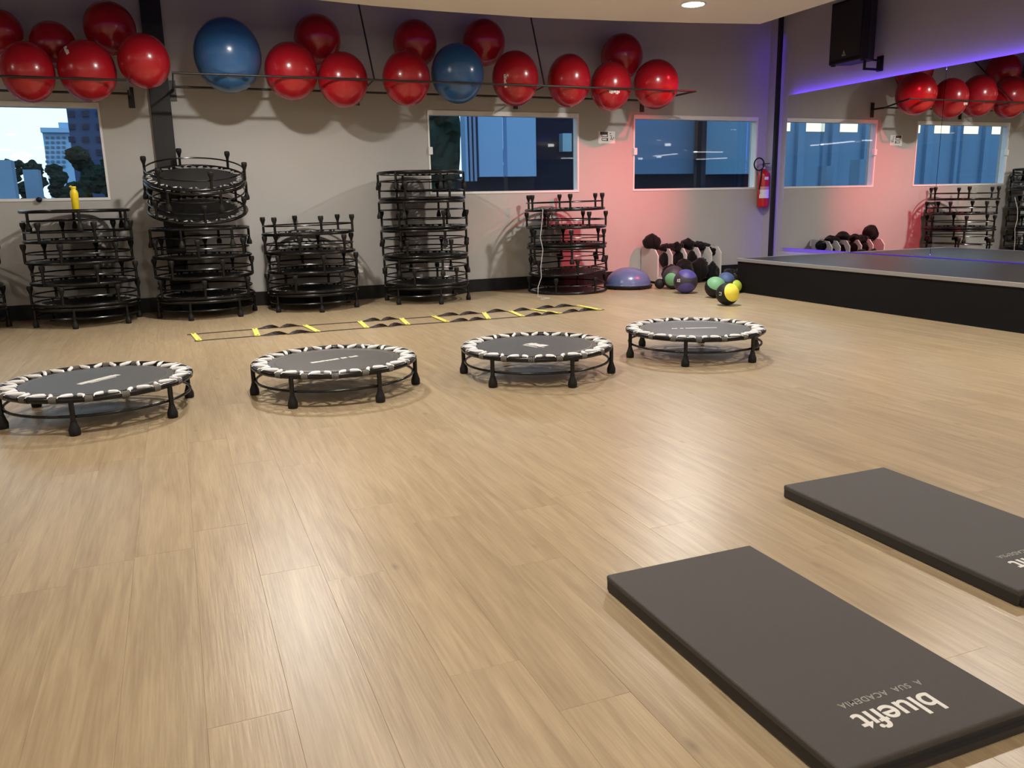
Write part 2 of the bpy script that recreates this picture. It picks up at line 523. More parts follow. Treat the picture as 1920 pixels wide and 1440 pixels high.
# ------------------------------------------------------------------ stage
st = thing('stage', 'low black stage with dark glossy top and aluminium edge', 'stage', (0,0,0))
SYN = -3.0
link('stage_top', MB().box((SX+.02, SYN, SZ-0.03), (X0-.002, SY-.02, SZ)).mesh('stage_top', STAGET), st)
link('front_panel', MB().box((SX+0.012, SYN, 0), (SX+0.035, SY-.012, SZ-0.031)).mesh('front_panel', STAGEF), st)
link('side_panel', MB().box((SX+0.036, SY-0.035, 0), (X0-.002, SY-.012, SZ-0.031)).mesh('side_panel', STAGEF), st)
bevel(link('edge_trim', MB().box((SX, SYN, SZ-0.035), (SX+0.022, SY, SZ+0.004)).mesh('edge_trim', ALU), st), 0.004)
bevel(link('edge_trim', MB().box((SX+0.0225, SY-0.022, SZ-0.035), (X0-.002, SY, SZ+0.004)).mesh('edge_trim', ALU), st), 0.004)

# ------------------------------------------------------------------ ceiling lamps
def downlight(x, y, label, watts=LAMP_W, z=ZC, drop=0.010):
    t = thing('ceiling_downlight', label, 'downlight', (x, y, z), group='round downlights in the ceiling')
    prof = [(0.106, -0.001), (0.130, -0.001), (0.132, -0.006), (0.126, -0.012), (0.110, -0.014), (0.106, -0.010)]
    v = MB().lathe(prof, 28); v.f = v.f[:-2]
    v.f += [(5*28+j, 5*28+(j+1) % 28, (j+1) % 28, j) for j in range(28)]
    v.m = [0]*len(v.f)
    link('trim_ring', v.mesh('trim_ring', WHITEF, True), t)
    link('lens', MB().lathe([(0.085, -drop-.001), (0.101, -drop), (0.105, -drop*.8), (0.105, -0.002)], 28).mesh('lens', LENS), t)
    ld = bpy.data.lights.new('downlight', 'AREA')
    ld.shape = 'DISK'; ld.size = 0.17; ld.energy = watts; ld.color = (1.0, 0.955, 0.925); ld.spread = R(167)
    lo = link('light', ld, t, (0, 0, -drop-0.006))
    return t
n = 0
names = {0: 'row nearest the windows', 1: 'second row from the windows', 2: 'third row from the windows', 3: 'fourth row from the windows', 4: 'last row of the hall'}
cols = {-7.7: 'far side of the hall', -3.45: 'column beyond the bottle stack', 0.78: 'column over the pillar', 5.0: 'column beside the stage'}
for j, y in enumerate((7.42, 3.6, -0.2, -4.2, -9.0)):
    for x in (-7.7, -3.45, 0.78, 5.0):
        downlight(x, y, 'round white ceiling downlight, %s, %s' % (names[j], cols[x]), LAMP_W*(0.12 if x < -1 else 1.0)*(1.22, .86 if x > 1 else .74, .16, .4, .4)[j])
for k, (x, y, lb_) in enumerate(((-4.6, -14.4, 'by the rear wall, nearest the middle'), (-4.66, -12.9, 'one step in from the rear wall'), (-0.45, -5.6, 'off the grid behind the mats'), (3.74, -6.2, 'off the grid toward the stage'), (5.6, -5.6, 'off the grid right beside the stage'))):
    downlight(x, y, 'round white ceiling downlight, '+lb_, 10.0, drop=0.09)
def linear_lamp(a, b, label):
    a, b = Vector((*a, ZC)), Vector((*b, ZC))
    d = b-a
    t = thing('linear_lamp', label, 'lamp', tuple((a+b)/2), (0, 0, math.atan2(d.y, d.x)), 'linear lamps of the rear hall')
    l = d.length/2
    link('housing', MB().box((-l, -0.10, -0.035), (l, 0.10, -0.001)).mesh('housing', WHITEF), t)
    link('diffuser', MB().box((-l+.01, -0.09, -0.060), (l-.01, 0.09, -0.035)).mesh('diffuser', TUBE), t)
linear_lamp((-6.75, -5.5), (-6.75, -3.5), 'long linear ceiling lamp over the middle of the rear hall')
linear_lamp((-6.7, -2.95), (-7.8, -2.95), 'short linear ceiling lamp set crosswise in rear hall')
linear_lamp((-8.3, -15.2), (-9.1, -13.9), 'slanted linear ceiling lamp by the rear wall')
linear_lamp((-9.6, -12.9), (-9.6, -11.4), 'linear ceiling lamp next to the slanted one')
linear_lamp((-5.6, -9.5), (-4.2, -9.5), 'linear ceiling lamp set crosswise beside a hall downlight')
linear_lamp((-2.0, -14.0), (-0.4, -14.0), 'linear ceiling lamp parallel to the rear wall')
linear_lamp((-4.2, -12.5), (-4.2, -10.8), 'linear ceiling lamp between the last downlights')

# ------------------------------------------------------------------ red stage light hung in the gap beside the lowered ceiling
rpos = Vector((7.15, 7.15, 3.50)); raim = Vector((5.35, Y0, 0.70))
rl = thing('stage_spotlight', 'small black stage spotlight hung from the slab, shining red', 'spotlight', tuple(rpos))
link('hanger', MB().tube([(0, 0, 0.11), (0, 0, ZT-rpos.z)], 0.010, 10).mesh('hanger', BLACKP, True), rl)
yk = MB()
for s in (-1, 1):
    yk.box((s*0.098-0.003, -0.015, -0.01), (s*0.098+0.003, 0.015, 0.115))
yk.box((-0.101, -0.015, 0.109), (0.101, 0.015, 0.115))
link('yoke', yk.mesh('yoke', BLACKP), rl)
can = link('can', MB().lathe([(0.05, -0.12), (0.085, -0.10), (0.09, -0.06), (0.09, 0.11), (0.084, 0.11), (0.082, 0.05), (0.0, 0.048)], 24).mesh('can', BLACKP, True), rl, (0, 0, 0), align_z(raim-rpos))
link('lens', MB().lathe([(0.081, 0.05), (0.081, 0.056)], 24).mesh('lens', mat('led_red', (0.4, 0.02, 0.02), 0.4, emit=(1, 0.03, 0.06), estr=20.0)), can)
ld = bpy.data.lights.new('red_spot', 'SPOT')
ld.energy = 760; ld.color = (1.0, 0.045, 0.09); ld.spot_size = R(44); ld.spot_blend = 1.0; ld.shadow_soft_size = 0.04
link('light', ld, can, (0, 0, 0.115), (PI, 0, 0))

# ------------------------------------------------------------------ mini trampolines
TH, LR = 0.20, 0.4915
def circle(r, z, n):
    return [(r*math.cos(2*PI*i/n), r*math.sin(2*PI*i/n), z) for i in range(n)]
ME_RIM = MB().tube(circle(0.484, 0.184, 72), 0.0165, 10, closed=True).mesh('rim', STEEL, True)
ME_RIM_S = MB().tube(circle(0.484, 0.184, 48), 0.0165, 8, closed=True).mesh('rim_far', STEEL, True)
ME_RING = MB().tube(circle(0.475, 0.095, 64), 0.008, 8, closed=True).mesh('ring', STEEL, True)
ME_RING_S = MB().tube(circle(0.475, 0.095, 48), 0.008, 6, closed=True).mesh('ring_far', STEEL, True)
ME_LEG = MB().tube([(LR-.004, 0, 0.185), (LR, 0, 0.165), (LR, 0, 0.045)], [0.016, 0.0135, 0.0135], 10).mesh('leg', STEEL, True)
FOOT_P = [(0.024, 0.0), (0.0275, 0.004), (0.0285, 0.022), (0.0275, 0.034), (0.021, 0.052), (0.0165, 0.066), (0.0155, 0.074), (0.0140, 0.074)]
ME_FOOT = MB().lathe(FOOT_P, 14, c=(LR, 0, 0)).mesh('rubber_foot', RUBBER, True)
def mat_mesh(n, far=False):
    m = MB()
    # main cloth: disc with a darker stitched edge and little tabs
    k = 72
    v = [(0, 0, 0.190)]; f = []
    radii = [(0.12, .190), (0.24, .190), (0.352, .190), (0.358, .1915), (0.364, .190), (0.398, .190), (0.398, .1865)]
    for r, z in radii:
        v += [(r*math.cos(2*PI*i/k), r*math.sin(2*PI*i/k), z) for i in range(k)]
    f += [(0, 1+i, 1+(i+1) % k) for i in range(k)]
    mi = [0]*k
    for q in range(len(radii)-1):
        for i in range(k):
            f.append((1+q*k+i, 1+(q+1)*k+i, 1+(q+1)*k+(i+1) % k, 1+q*k+(i+1) % k))
            mi.append(0 if q < 4 else 1 if q == 5 else 0)
    # underside
    b = len(v)
    v += [(0.398*math.cos(2*PI*i/k), 0.398*math.sin(2*PI*i/k), 0.1865) for i in range(k)]
    f.append(tuple(b+i for i in range(k))[::-1]); mi.append(1)
    m.v, m.f, m.m = v, f, mi
    for i in range(n):
        a = 2*PI*i/n
        c, s_ = math.cos(a), math.sin(a)
        p = [(0.394, -.016), (0.418, -.009), (0.418, .009), (0.394, .016)]
        q = [(x*c-y*s_, x*s_+y*c) for x, y in p]
        m.prism(q, 0.186, 0.1905, 1)
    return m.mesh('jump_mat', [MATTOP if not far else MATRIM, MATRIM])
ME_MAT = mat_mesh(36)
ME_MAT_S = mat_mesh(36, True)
NG = 18
def cord_vf(sgn):
    a0, a1 = R(3.0)*sgn, R(6.9)*sgn
    def pol(r, a, z): return (r*math.cos(a), r*math.sin(a), z)
    pts = [pol(0.404, a0*0.72, .187), pol(0.412, a0*.80, .1935), pol(0.432, (a0+a1)/2*.93, .1955), pol(0.455, a1*.92, .197), pol(0.470, a1, .1985), pol(0.484, a1*1.03, .2015), pol(0.496, a1*1.04, .197)]
    return pts, [0.005, .0095, .0105, .0100, .0055, .0030, .0025]
def cord_mesh(sgn):
    p, r = cord_vf(sgn)
    return MB().tube(p, r, 8).mesh('elastic_cord', CORD, True)
ME_CORD = [cord_mesh(-1), cord_mesh(1)]
mw = MB()
def arc_wrap(m, a0, a1, n=5):
    m.tube([(0.484*math.cos(a0+(a1-a0)*i/n), 0.484*math.sin(a0+(a1-a0)*i/n), 0.184) for i in range(n+1)], 0.0180, 10)
arc_wrap(mw, R(-2.2), R(2.2))
ME_WRAP = mw.mesh('cord_wrap', WRAP, True)
mj = MB()
for g in range(NG):
    for s in (-1, 1):
        p, r = cord_vf(s)
        a = 2*PI*g/NG
        p = [(x*math.cos(a)-y*math.sin(a), x*math.sin(a)+y*math.cos(a), z-.0135) for x, y, z in p]
        mj.tube(p[1:6], [q*.85 for q in r[1:6]], 5)
ME_CORDS_FAR = mj.mesh('elastic_cords', CORDG, True)
ms = MB()
arc_wrap(ms, R(-4.0), R(4.0)); ME_SLEEVE = ms.mesh('rim_joint', STEEL, True)

def bar_print(bars, rot):
    """white print on a mat: bars (x0,x1,y0,y1) in metres, rotated"""
    m = MB()
    for x0, x1, y0, y1 in bars:
        m.box((x0, y0, .1902), (x1, y1, .1912))
    me = m.mesh('mat_print', PRINT)
    return me

def floor_trampoline(x, y, leg_deg, label, bars, print_deg):
    t = thing('mini_trampoline', label, 'trampoline', (x, y, 0), (0, 0, R(leg_deg)), 'mini trampolines set out in a row')
    link('rim', ME_RIM, t); link('stabiliser_ring', ME_RING, t)
    mt = link('jump_mat', ME_MAT, t)
    for i in range(6):
        lg = link('leg', ME_LEG, t, None, (0, 0, R(60*i)))
        link('rubber_foot', ME_FOOT, lg)
    for g in range(NG):
        for q in (0, 1):
            link('elastic_cord', ME_CORD[q], t, None, (0, 0, 2*PI*g/NG))
        link('cord_wrap', ME_WRAP, t, None, (0, 0, 2*PI*(g+.5)/NG))
    for i in (0, 1):
        link('rim_joint', ME_SLEEVE, t, None, (0, 0, R(30)+PI*i))
    link('mat_print', bar_print(bars, 0), mt, None, (0, 0, R(print_deg-leg_deg)))
    return t

def strokes(x0, x1, y0, y1, n, seed):
    """a word too blurred to read: a run of upright strokes that nearly touch"""
    rnd = random.Random(seed)
    w = (x1-x0)/n
    out = []
    for i in range(n):
        a = x0+i*w
        out.append((a, a+w*.86, y0+(y1-y0)*rnd.choice((0, 0, .12)), y1-(y1-y0)*rnd.choice((0, 0, .15))))
    return out
P1 = strokes(-.135, .135, -.026, .020, 11, 1)+strokes(-.09, .09, -.044, -.034, 12, 11)
P2 = strokes(-.16, .03, -.017, .017, 8, 2)+strokes(.045, .085, -.017, .017, 2, 21)+strokes(.10, .16, -.017, .017, 3, 22)
P3 = strokes(-.085, .075, -.035, .045, 7, 3)+strokes(-.07, .07, -.064, -.050, 9, 31)+[(.085, .10, -.034, -.018)]
P4 = strokes(-.165, -.125, -.012, .012, 3, 4)+strokes(-.105, -.08, -.012, .012, 2, 41)+strokes(-.065, .165, -.012, .012, 13, 42)
floor_trampoline(-0.472, 5.075, 19, 'black mini trampoline with wide slanted print, row end farthest from the stage', P1, 46)
floor_trampoline(0.849, 5.044, 50, 'black mini trampoline with one long narrow slanted line of white print', P2, 18)
floor_trampoline(2.154, 4.911, 32.5, 'black mini trampoline with short blocky white print at mat centre', P3, -72)
floor_trampoline(3.46, 5.012, 49, 'black mini trampoline with thin dashed print, row end nearest the stage', P4, -22)

# stacked ones: a prototype that is copied with its parts
def far_trampoline():
    t = thing('mini_trampoline', '', 'trampoline')
    link('rim', ME_RIM_S, t); link('stabiliser_ring', ME_RING_S, t); link('jump_mat', ME_MAT_S, t)
    c = link('elastic_cords', ME_CORDS_FAR, t); c['kind'] = 'stuff'
    for i in range(6):
        lg = link('leg', ME_LEG, t, None, (0, 0, R(60*i)))
        link('rubber_foot', ME_FOOT, lg)
    return t
PROTO = far_trampoline()
proto_used = [False]
def copy_tree(o, parent=None):
    c = o.copy(); COL.objects.link(c); c.parent = parent
    for ch in o.children:
        copy_tree(ch, c)
    return c
def put_trampoline(x, y, base, inv, spin, label, group, tilt=0.0, tilt_y=0.0):
    if proto_used[0]:
        t = copy_tree(PROTO)
    else:
        t = PROTO; proto_used[0] = True
    t['label'] = label; t['group'] = group; t['category'] = 'trampoline'
    Rm = Matrix.Rotation(tilt, 3, 'X') @ Matrix.Rotation(tilt_y, 3, 'Y')
    if inv:
        Rm = Rm @ Matrix.Rotation(PI, 3, 'X')
    Rm = Rm @ Matrix.Rotation(R(spin), 3, 'Z')
    # base = lowest point of the level trampoline; keep the centre of height fixed when tilted
    c = Vector((x, y, base+TH/2))
    t.location = c - Rm @ Vector((0, 0, TH/2))
    t.rotation_euler = Rm.to_euler()
    return t
ORD = ['bottom', 'second', 'third', 'fourth', 'fifth', 'sixth', 'seventh', 'eighth', 'ninth']
def stack(x, y, levels, where, group):
    for k, lv in enumerate(levels):
        base, inv, spin = lv[:3]
        ex_ = lv[3] if len(lv) > 3 else {}
        dx, dy = ex_.get('d', (0, 0))
        pos = 'top' if k == len(levels)-1 else ORD[k]
        lab = '%s %s mini trampoline of %s' % (pos, 'legs-up' if inv else 'upright', where)
        put_trampoline(x+dx, y+dy, base, inv, spin, lab, group, ex_.get('tx', 0), ex_.get('ty', 0))
SYc = 9.40
U, I = False, True
stack(-2.10, SYc, [(0, U, 10), (.204, I, 40), (.408, I, 15), (.612, I, 50)], 'the stack cut off beside the bottle stack', 'trampolines stacked beyond the bottle stack')
stack(-0.88, SYc, [(0, U, 20), (.204, I, 50), (.408, I, 12, {'d': (.01, 0)}), (.612, I, 44, {'d': (-.01, 0)}), (.816, I, 8), (.934, U, 38)], 'the stack under the yellow bottle', 'trampolines stacked under the yellow bottle')
ta = R(16.5)
nz = Vector((0, -math.sin(ta), math.cos(ta)))
sx2 = 0.27
tp = Vector((0, 9.36, 1.105))
def tl(k): q = tp + nz*k; return q
lev2 = [(0, U, 8), (.204, I, 33), (.408, I, 10), (.612, I, 36), (.73, U, 6)]
stack(sx2, SYc, lev2, 'the stack by the black pillar', 'trampolines stacked by the pillar')
for k, (dist, inv, spin, nm) in enumerate(((0.086, I, 25, 'lowest tilted legs-up'), (0.212, U, 55, 'middle tilted upright'), (0.420, I, 15, 'topmost tilted legs-up'))):
    q = tp + nz*dist
    put_trampoline(sx2, q.y, q.z-TH/2, inv, spin, '%s mini trampoline on the stack by the black pillar' % nm, 'trampolines stacked by the pillar', ta)
stack(1.40, SYc, [(0, U, 30), (.204, I, 60), (.408, I, 25, {'d': (.012, 0)}), (.612, I, 50, {'d': (-.01, 0)}), (.815, I, 22, {'d': (-.015, 0), 'ty': R(-0.8)})], 'the lowest stack beside the wall socket', 'trampolines stacked beside the wall socket')
stack(2.72, SYc, [(0, U, 32), (.202, I, 2), (.318, U, 36), (.522, I, 10), (.638, U, 42, {'d': (-.01, 0)}), (.842, I, 20), (.958, U, 50, {'d': (-.02, 0)}), (1.162, I, 8, {'d': (-.01, 0)}), (1.278, U, 40, {'d': (-.02, 0)})], 'the tallest straight stack', 'trampolines in the tallest straight stack')
stack(4.56, SYc, [(0, I, 12), (.232, I, 42, {'ty': R(-2.6), 'd': (.01, 0)}), (.37, U, 12, {'d': (-.01, 0)}), (.575, I, 50), (.785, I, 22, {'d': (-.01, 0)}), (.998, I, 48, {'d': (-.03, 0), 'ty': R(-.8)})], 'the stack beside the blue dome', 'trampolines stacked beside the blue dome')

# ------------------------------------------------------------------ bottle and small things on the stacks
bt = thing('water_bottle', 'yellow plastic water bottle standing on a trampoline stack', 'bottle', (px(141, 380, 1, 9.25).x, 9.25, 1.1265))
link('bottle_body', MB().lathe([(0.030, 0), (0.034, 0.004), (0.0345, 0.12), (0.037, 0.135), (0.037, 0.165), (0.030, 0.185), (0.021, 0.197), (0.021, 0.203)], 24).mesh('bottle_body', BOTTLE, True), bt)
link('cap', MB().lathe([(0.023, 0.203), (0.025, 0.205), (0.025, 0.224), (0.022, 0.227)], 24).mesh('cap', BOTTLE, True), bt)
link('spout', MB().tube([(-0.012, 0, 0.226), (-0.022, 0, 0.231), (-0.032, 0, 0.222)], 0.006, 8).mesh('spout', BOTTLE, True), bt)
kp = px(73, 371, 1, Y0-0.02)
kn = thing('sill_knob', 'small round black knob on the sill of the bright window', 'knob', (kp.x, Y0-0.0082, WZ0+0.016))
v, f = sphere_vf(0.030, (0, -0.026, 0), 16, 10)
link('knob_head', MB().add(v, f).mesh('knob_head', BLACKP, True), kn)
link('knob_stem', MB().tube([(0, 0, 0), (0, -0.01, 0)], 0.014, 12).mesh('knob_stem', BLACKP, True), kn)

def lump(sx, sy, sz, seed, amp=0.28, freq=2.4, sub=3):
    import bmesh
    bm = bmesh.new()
    bmesh.ops.create_icosphere(bm, subdivisions=sub, radius=1.0)
    off = Vector((seed*3.7, seed*1.3, seed*7.1))
    for v in bm.verts:
        n_ = noise.noise(v.co*freq*.5+off)*amp*1.3 + noise.noise(v.co*freq+off*2)*amp*.7
        c = v.co*(1+n_)
        v.co = Vector((c.x*sx, c.y*sy, c.z*sz))
    me = bpy.data.meshes.new('lump')
    bm.to_mesh(me); bm.free()
    for p in me.polygons:
        p.use_smooth = True
    return me
rp = px(1052, 384, 1, 9.25)
me = lump(.026, .02, .014, 5); me.materials.append(mat('red_cloth', (0.6, 0.02, 0.03), 0.6, noise_amt=0.1))
tag(link('red_cloth', me, None, (rp.x, 9.25, 1.012)), 'tiny crumpled red cloth on top of the stack beside blue dome', 'cloth')
# thin white cable hanging in front of that stack
cpts = [px(x, y, 1, yy) for x, y, yy in ((1018, 392, 8.93), (1016, 420, 8.89), (1013, 445, 8.89), (1018, 468, 8.89), (1014, 500, 8.89), (1015, 520, 8.885), (1009, 538, 8.875))]
e1 = px(1003, 552, 2, 0.006); e2 = px(996, 556, 2, 0.006)
cpts += [Vector((cpts[-1].x-.02, 8.84, 0.02)), Vector((e1.x, 8.78, 0.004)), Vector((e2.x, 8.74, 0.004))]
tag(link('thin_cable', MB().tube(cpts, 0.0035, 6).mesh('thin_cable', mat('cable_white', (0.6, 0.6, 0.58), 0.5), True)), 'thin white cable hanging down the front of a stack', 'cable')

# ------------------------------------------------------------------ ball racks on the back wall
ZR = 2.41
YF, YBk = 9.045, 9.70
def rail_pts(lst, Y):
    return [px(x, y, 1, Y) for x, y in lst]
rk = thing('ball_rack', 'long black tubular wall rack holding balls over the dark windows', 'rack')
fr = rail_pts([(322,138),(495,145),(690,147.5),(905,155),(1107,163),(1305,172)], YF)
xa, xb = fr[0].x, fr[-1].x
zf = sum(p.z for p in fr)/len(fr)
link('front_rail', MB().tube([(xa, YF, zf), (xb, YF, zf)], 0.011, 10).mesh('front_rail', RACKST, True), rk)
link('back_rail', MB().tube([(xa, YBk, zf-0.045), (xb-0.22, YBk, zf-0.045), (xb, YF, zf)], 0.012, 10).mesh('back_rail', RACKST, True), rk)
ROD = [((702,146),(672,10)), ((1021,160),(995,33))]
for (a, b) in ROD:
    p = px(*a, 1, YF)
    q = px(*b, 1, Y0-0.03)
    link('tie_rod', MB().tube([(p.x, YF, zf), (q.x, Y0-.01, q.z+0.06)], 0.009, 8).mesh('tie_rod', RACKST, True), rk)
for x in (xa+0.01, 2.13, 4.12, xb-0.23):
    link('wall_bracket', MB().box((x-0.012, YBk, zf-0.058), (x+0.012, Y0-0.012, zf-0.034)).box((x-0.03, Y0-0.013, zf-0.16), (x+0.03, Y0-.001, zf+0.05)).mesh('wall_bracket', RACKST), rk)
    if x < xb-0.5:
        link('cross_bar', MB().tube([(x, YF, zf), (x, YBk, zf-.045)], 0.008, 8).mesh('cross_bar', RACKST, True), rk)
rk2 = thing('ball_rack', 'black tubular wall rack holding balls over the bright window', 'rack')
z2 = px(100, 146, 1, YF).z
xe = px(238, 150, 1, YF).x
link('front_rail', MB().tube([(-4.2, YF, z2), (xe, YF, z2)], 0.011, 10).mesh('front_rail', RACKST, True), rk2)
link('back_rail', MB().tube([(-4.2, YBk, z2-0.045), (xe, YBk, z2-.045)], 0.012, 10).mesh('back_rail', RACKST, True), rk2)
for x in (-4.1, -2.2, xe-0.005):
    link('wall_bracket', MB().box((x-0.012, YBk, z2-0.058), (x+0.012, Y0-0.012, z2-0.034)).box((x-0.03, Y0-0.013, z2-0.16), (x+0.03, Y0-.001, z2+0.05)).mesh('wall_bracket', RACKST), rk2)
    link('cross_bar', MB().tube([(x, YF, z2), (x, YBk, z2-.045)], 0.008, 8).mesh('cross_bar', RACKST, True), rk2)
link('end_stop', MB().box((xe-.01, YF-.008, z2-0.09), (xe+.01, YF+.008, z2+0.012)).mesh('end_stop', RACKST), rk2)

# exercise balls (photo centre, upright radius in pixels)
def depth_of(p):
    return (p-Vector((0, 0, CAM_H))).dot(C_FWD)
v, f = sphere_vf(1.0, nu=48, nv=32)
ME_RED = MB().add(v, f).mesh('red_ball', RED, True)
ME_BLUE = MB().add(v, f).mesh('blue_ball', BLUE, True)
def ball(cx, cy, rx, ry, Y, me, label, group, rail=None, word=None):
    p = px(cx, cy, 1, Y)
    r = rx*depth_of(p)/F_PX; rz = ry*depth_of(p)/F_PX
    if rail is not None:
        for _ in range(6):
            Y = YF+math.sqrt(max(0.01, (r+0.0112)**2-(p.z-rail)**2*(r/rz)**2))
            p = px(cx, cy, 1, Y); r = rx*depth_of(p)/F_PX; rz = ry*depth_of(p)/F_PX
    if Y + r > Y0-0.004:
        Y = Y0-0.004-r; p = px(cx, cy, 1, Y)
    t = thing('exercise_ball', label, 'exercise ball', tuple(p), (0, 0, R(random.uniform(0, 360))), group)
    b_ = link('ball_skin', me, t); b_.scale = (r, r, rz)
    # air plug
    vec = Vector((0, 0, 1))
    pg = link('air_plug', MB().lathe([(0.009, 0), (0.009, 0.003), (0.004, 0.0045)], 12).mesh('air_plug', CORD, True), t, vec*(rz-0.0005))
    if word:
        # printed word wrapped on the skin, oriented as seen in the photograph
        d, upv = word
        t.rotation_euler = (0, 0, 0)
        zax = d.normalized(); yax = (upv-zax*upv.dot(zax)).normalized(); xax = yax.cross(zax)
        m = MB()
        rnd = random.Random(3)
        x = -0.075
        for wdt in (.012, .020, .008, .020, .008, .018, .016):
            hgt = rnd.choice((.022, .030, .034))
            vs_ = []
            for (a, b2) in ((x, 0), (x+wdt, 0), (x+wdt, hgt), (x, hgt)):
                q = zax + (xax*a + yax*(b2-.015))/r
                q = q.normalized()
                q = Vector((q.x*r, q.y*r, q.z*rz))
                vs_.append(q*(1+.0015/r))
            vs_ += [q_*.985 for q_ in vs_]
            m.add(vs_, [(0,1,2,3),(0,4,5,1),(1,5,6,2),(2,6,7,3),(3,7,4,0)])
            x += wdt+0.0045
        link('brand_print', m.mesh('brand_print', PRINT), t)
    return t
YB1 = 9.36
gr = 'red exercise balls on the wall racks'
FB = [
 (52,135,46,55,'red exercise ball in front row over bright window, third from the pillar',0),
 (164,133,50.5,55.5,'red exercise ball in front row over bright window, second from the pillar',1),
 (270,114.5,46,49.5,'red exercise ball right beside the black pillar, set highest of its row',0),
 (546,134,48.5,52.5,'red exercise ball in front row next to the big blue ball',0),
 (643,150,46,50,'red exercise ball between the first tie rod and another red ball',0),
 (762,147,44.5,50,'red exercise ball in front row between tie rod and smaller blue ball',0),
 (966,147,43.5,49.4,'red exercise ball with upright print, next to the smaller blue ball',2),
 (1067,151,40.5,47.5,'red exercise ball in front row, third from the open rail end',0),
 (1145,162,38.5,44.4,'red exercise ball with printed word, second from the open rail end',3),
 (1230,158,42,44.5,'red exercise ball in front row nearest the open rail end',0)]
for cx, cy, rx, ry, lab, wd in FB:
    word = None
    if wd == 1: word = (cam_dir(-.3, .35, .85), cam_dir(.8, .6, 0))
    if wd == 2: word = (cam_dir(-.42, -.42, .8), cam_dir(1, .1, 0))
    if wd == 3: word = (cam_dir(.05, -.52, .85), cam_dir(-.05, -1, 0))
    ball(cx, cy, rx, ry, YB1, ME_RED, lab, gr, rail=z2 if cx < 300 else zf, word=word)
ball(427, 104, 61, 67, YB1+.02, ME_BLUE, 'large dark blue exercise ball beside the black pillar', 'blue exercise balls on the wall rack', rail=zf)
ball(858, 138, 49.5, 53.7, YB1, ME_BLUE, 'smaller blue exercise ball between two red balls', 'blue exercise balls on the wall rack', rail=zf)
UB = [
 (0,60,41,'shaded red exercise ball in back row over bright window, third from pillar'),
 (100,84,42,'shaded red exercise ball in back row wedged between two front balls'),
 (206,53,48,'shaded red exercise ball in back row highest up beside the pillar'),
 (595,74,45,'shaded red exercise ball above and behind two balls near big blue ball'),
 (778,82,43,'shaded red exercise ball above and behind, one side of smaller blue ball'),
 (907,80,42,'shaded red exercise ball above and behind, between blue ball and printed ball'),
 (1166,106,41,'shaded red exercise ball perched above the pair at open rail end')]
for cx, cy, ry, lab in UB:
    ball(cx, cy, ry*.95, ry, 9.66, ME_RED, lab, gr)

# ------------------------------------------------------------------ wall fittings
p0 = px(1122, 246, 1, Y0); p1 = px(1153, 269, 1, Y0)
sg = thing('wall_notice', 'small white printed notice taped between two windows', 'notice', ((p0.x+p1.x)/2, Y0-0.001, (p0.z+p1.z)/2))
w_, h_ = (p1.x-p0.x)/2, (p0.z-p1.z)/2
link('sheet', MB().box((-w_, -0.002, -h_), (w_*.98, 0, h_)).box((-w_*.85, -0.002, -h_*1.1), (-w_*.65, 0, -h_)).mesh('sheet', PAPER), sg)
pr_ = MB()
def sq(u0, u1, v0, v1): pr_.box((w_*u0, -0.0032, h_*v0), (w_*u1, -0.0021, h_*v1))
sq(-.80, .12, .42, .92); sq(-.62, -.55, .05, .38); sq(.02, .12, .05, .38); sq(-.55, .02, .05, .16)
sq(-.62, .15, -.22, -.12); sq(-.62, -.55, -.55, -.22); sq(-.02, .15, -.62, -.12); sq(-.55, -.02, -.58, -.46)
sq(.36, .50, .55, .72); sq(.36, .60, .22, .32); sq(.50, .58, -.1, .15); sq(.56, .64, -.35, -.08); sq(.42, .50, -.4, -.15); sq(.80, .87, -.25, .05); sq(.66, .74, -.45, -.30)
link('notice_print', pr_.mesh('notice_print', INK), sg)
p0 = px(675, 502, 1, Y0)
ot = thing('wall_socket', 'small white wall socket plate above the baseboard', 'socket', (p0.x, Y0, p0.z))
bevel(link('plate', MB().box((-0.038, -0.009, -0.06), (0.038, -0.0005, 0.06)).mesh('plate', WHITEF), ot), 0.003)
link('outlet', MB().box((-0.018, -0.0115, -0.03), (0.018, -0.009, 0.03)).mesh('outlet', PAPER), ot)

# fire extinguisher hung in the corner
ep_ = px(1437.5, 350, 1, 9.84)
ext = thing('fire_extinguisher', 'red fire extinguisher with white label hung in the corner', 'extinguisher', (min(ep_.x, X0-0.105), 9.84, 0.965))
link('cylinder', MB().lathe([(0.070, 0), (0.080, 0.012), (0.082, 0.03), (0.082, 0.44), (0.076, 0.475), (0.055, 0.505), (0.028, 0.52), (0.022, 0.535)], 28).mesh('cylinder', EXTRED, True), ext)
def curved_label(z0, z1, a0, a1, m, nm, r=0.0828):
    q = MB(); n_ = 8; vv = []; ff = []
    for i in range(n_+1):
        a = a0+(a1-a0)*i/n_
        for z in (z0, z1):
            vv.append((r*math.cos(a), r*math.sin(a), z))
    for i in range(n_):
        ff.append((2*i, 2*i+2, 2*i+3, 2*i+1))
    link(nm, q.add(vv, ff).mesh(nm, m, True), ext)
ad = math.atan2(-9.8, -7.8)
curved_label(0.13, 0.25, ad-.7, ad+1.3, PAPER, 'label')
curved_label(0.255, 0.29, ad-.9, ad+1.3, mat('label_pink', (0.55, 0.30, 0.30), 0.6), 'label_band')
curved_label(0.385, 0.425, ad+.15, ad+.9, PAPER, 'tag')
link('valve', MB().lathe([(0.022, 0.535), (0.024, 0.54), (0.024, 0.57), (0.012, 0.585)], 16).box((-0.012, -0.10, 0.572), (0.012, 0.03, 0.584)).mesh('valve', mat('valve_metal', (0.35, 0.3, 0.32), 0.35, metal=0.7)), ext)
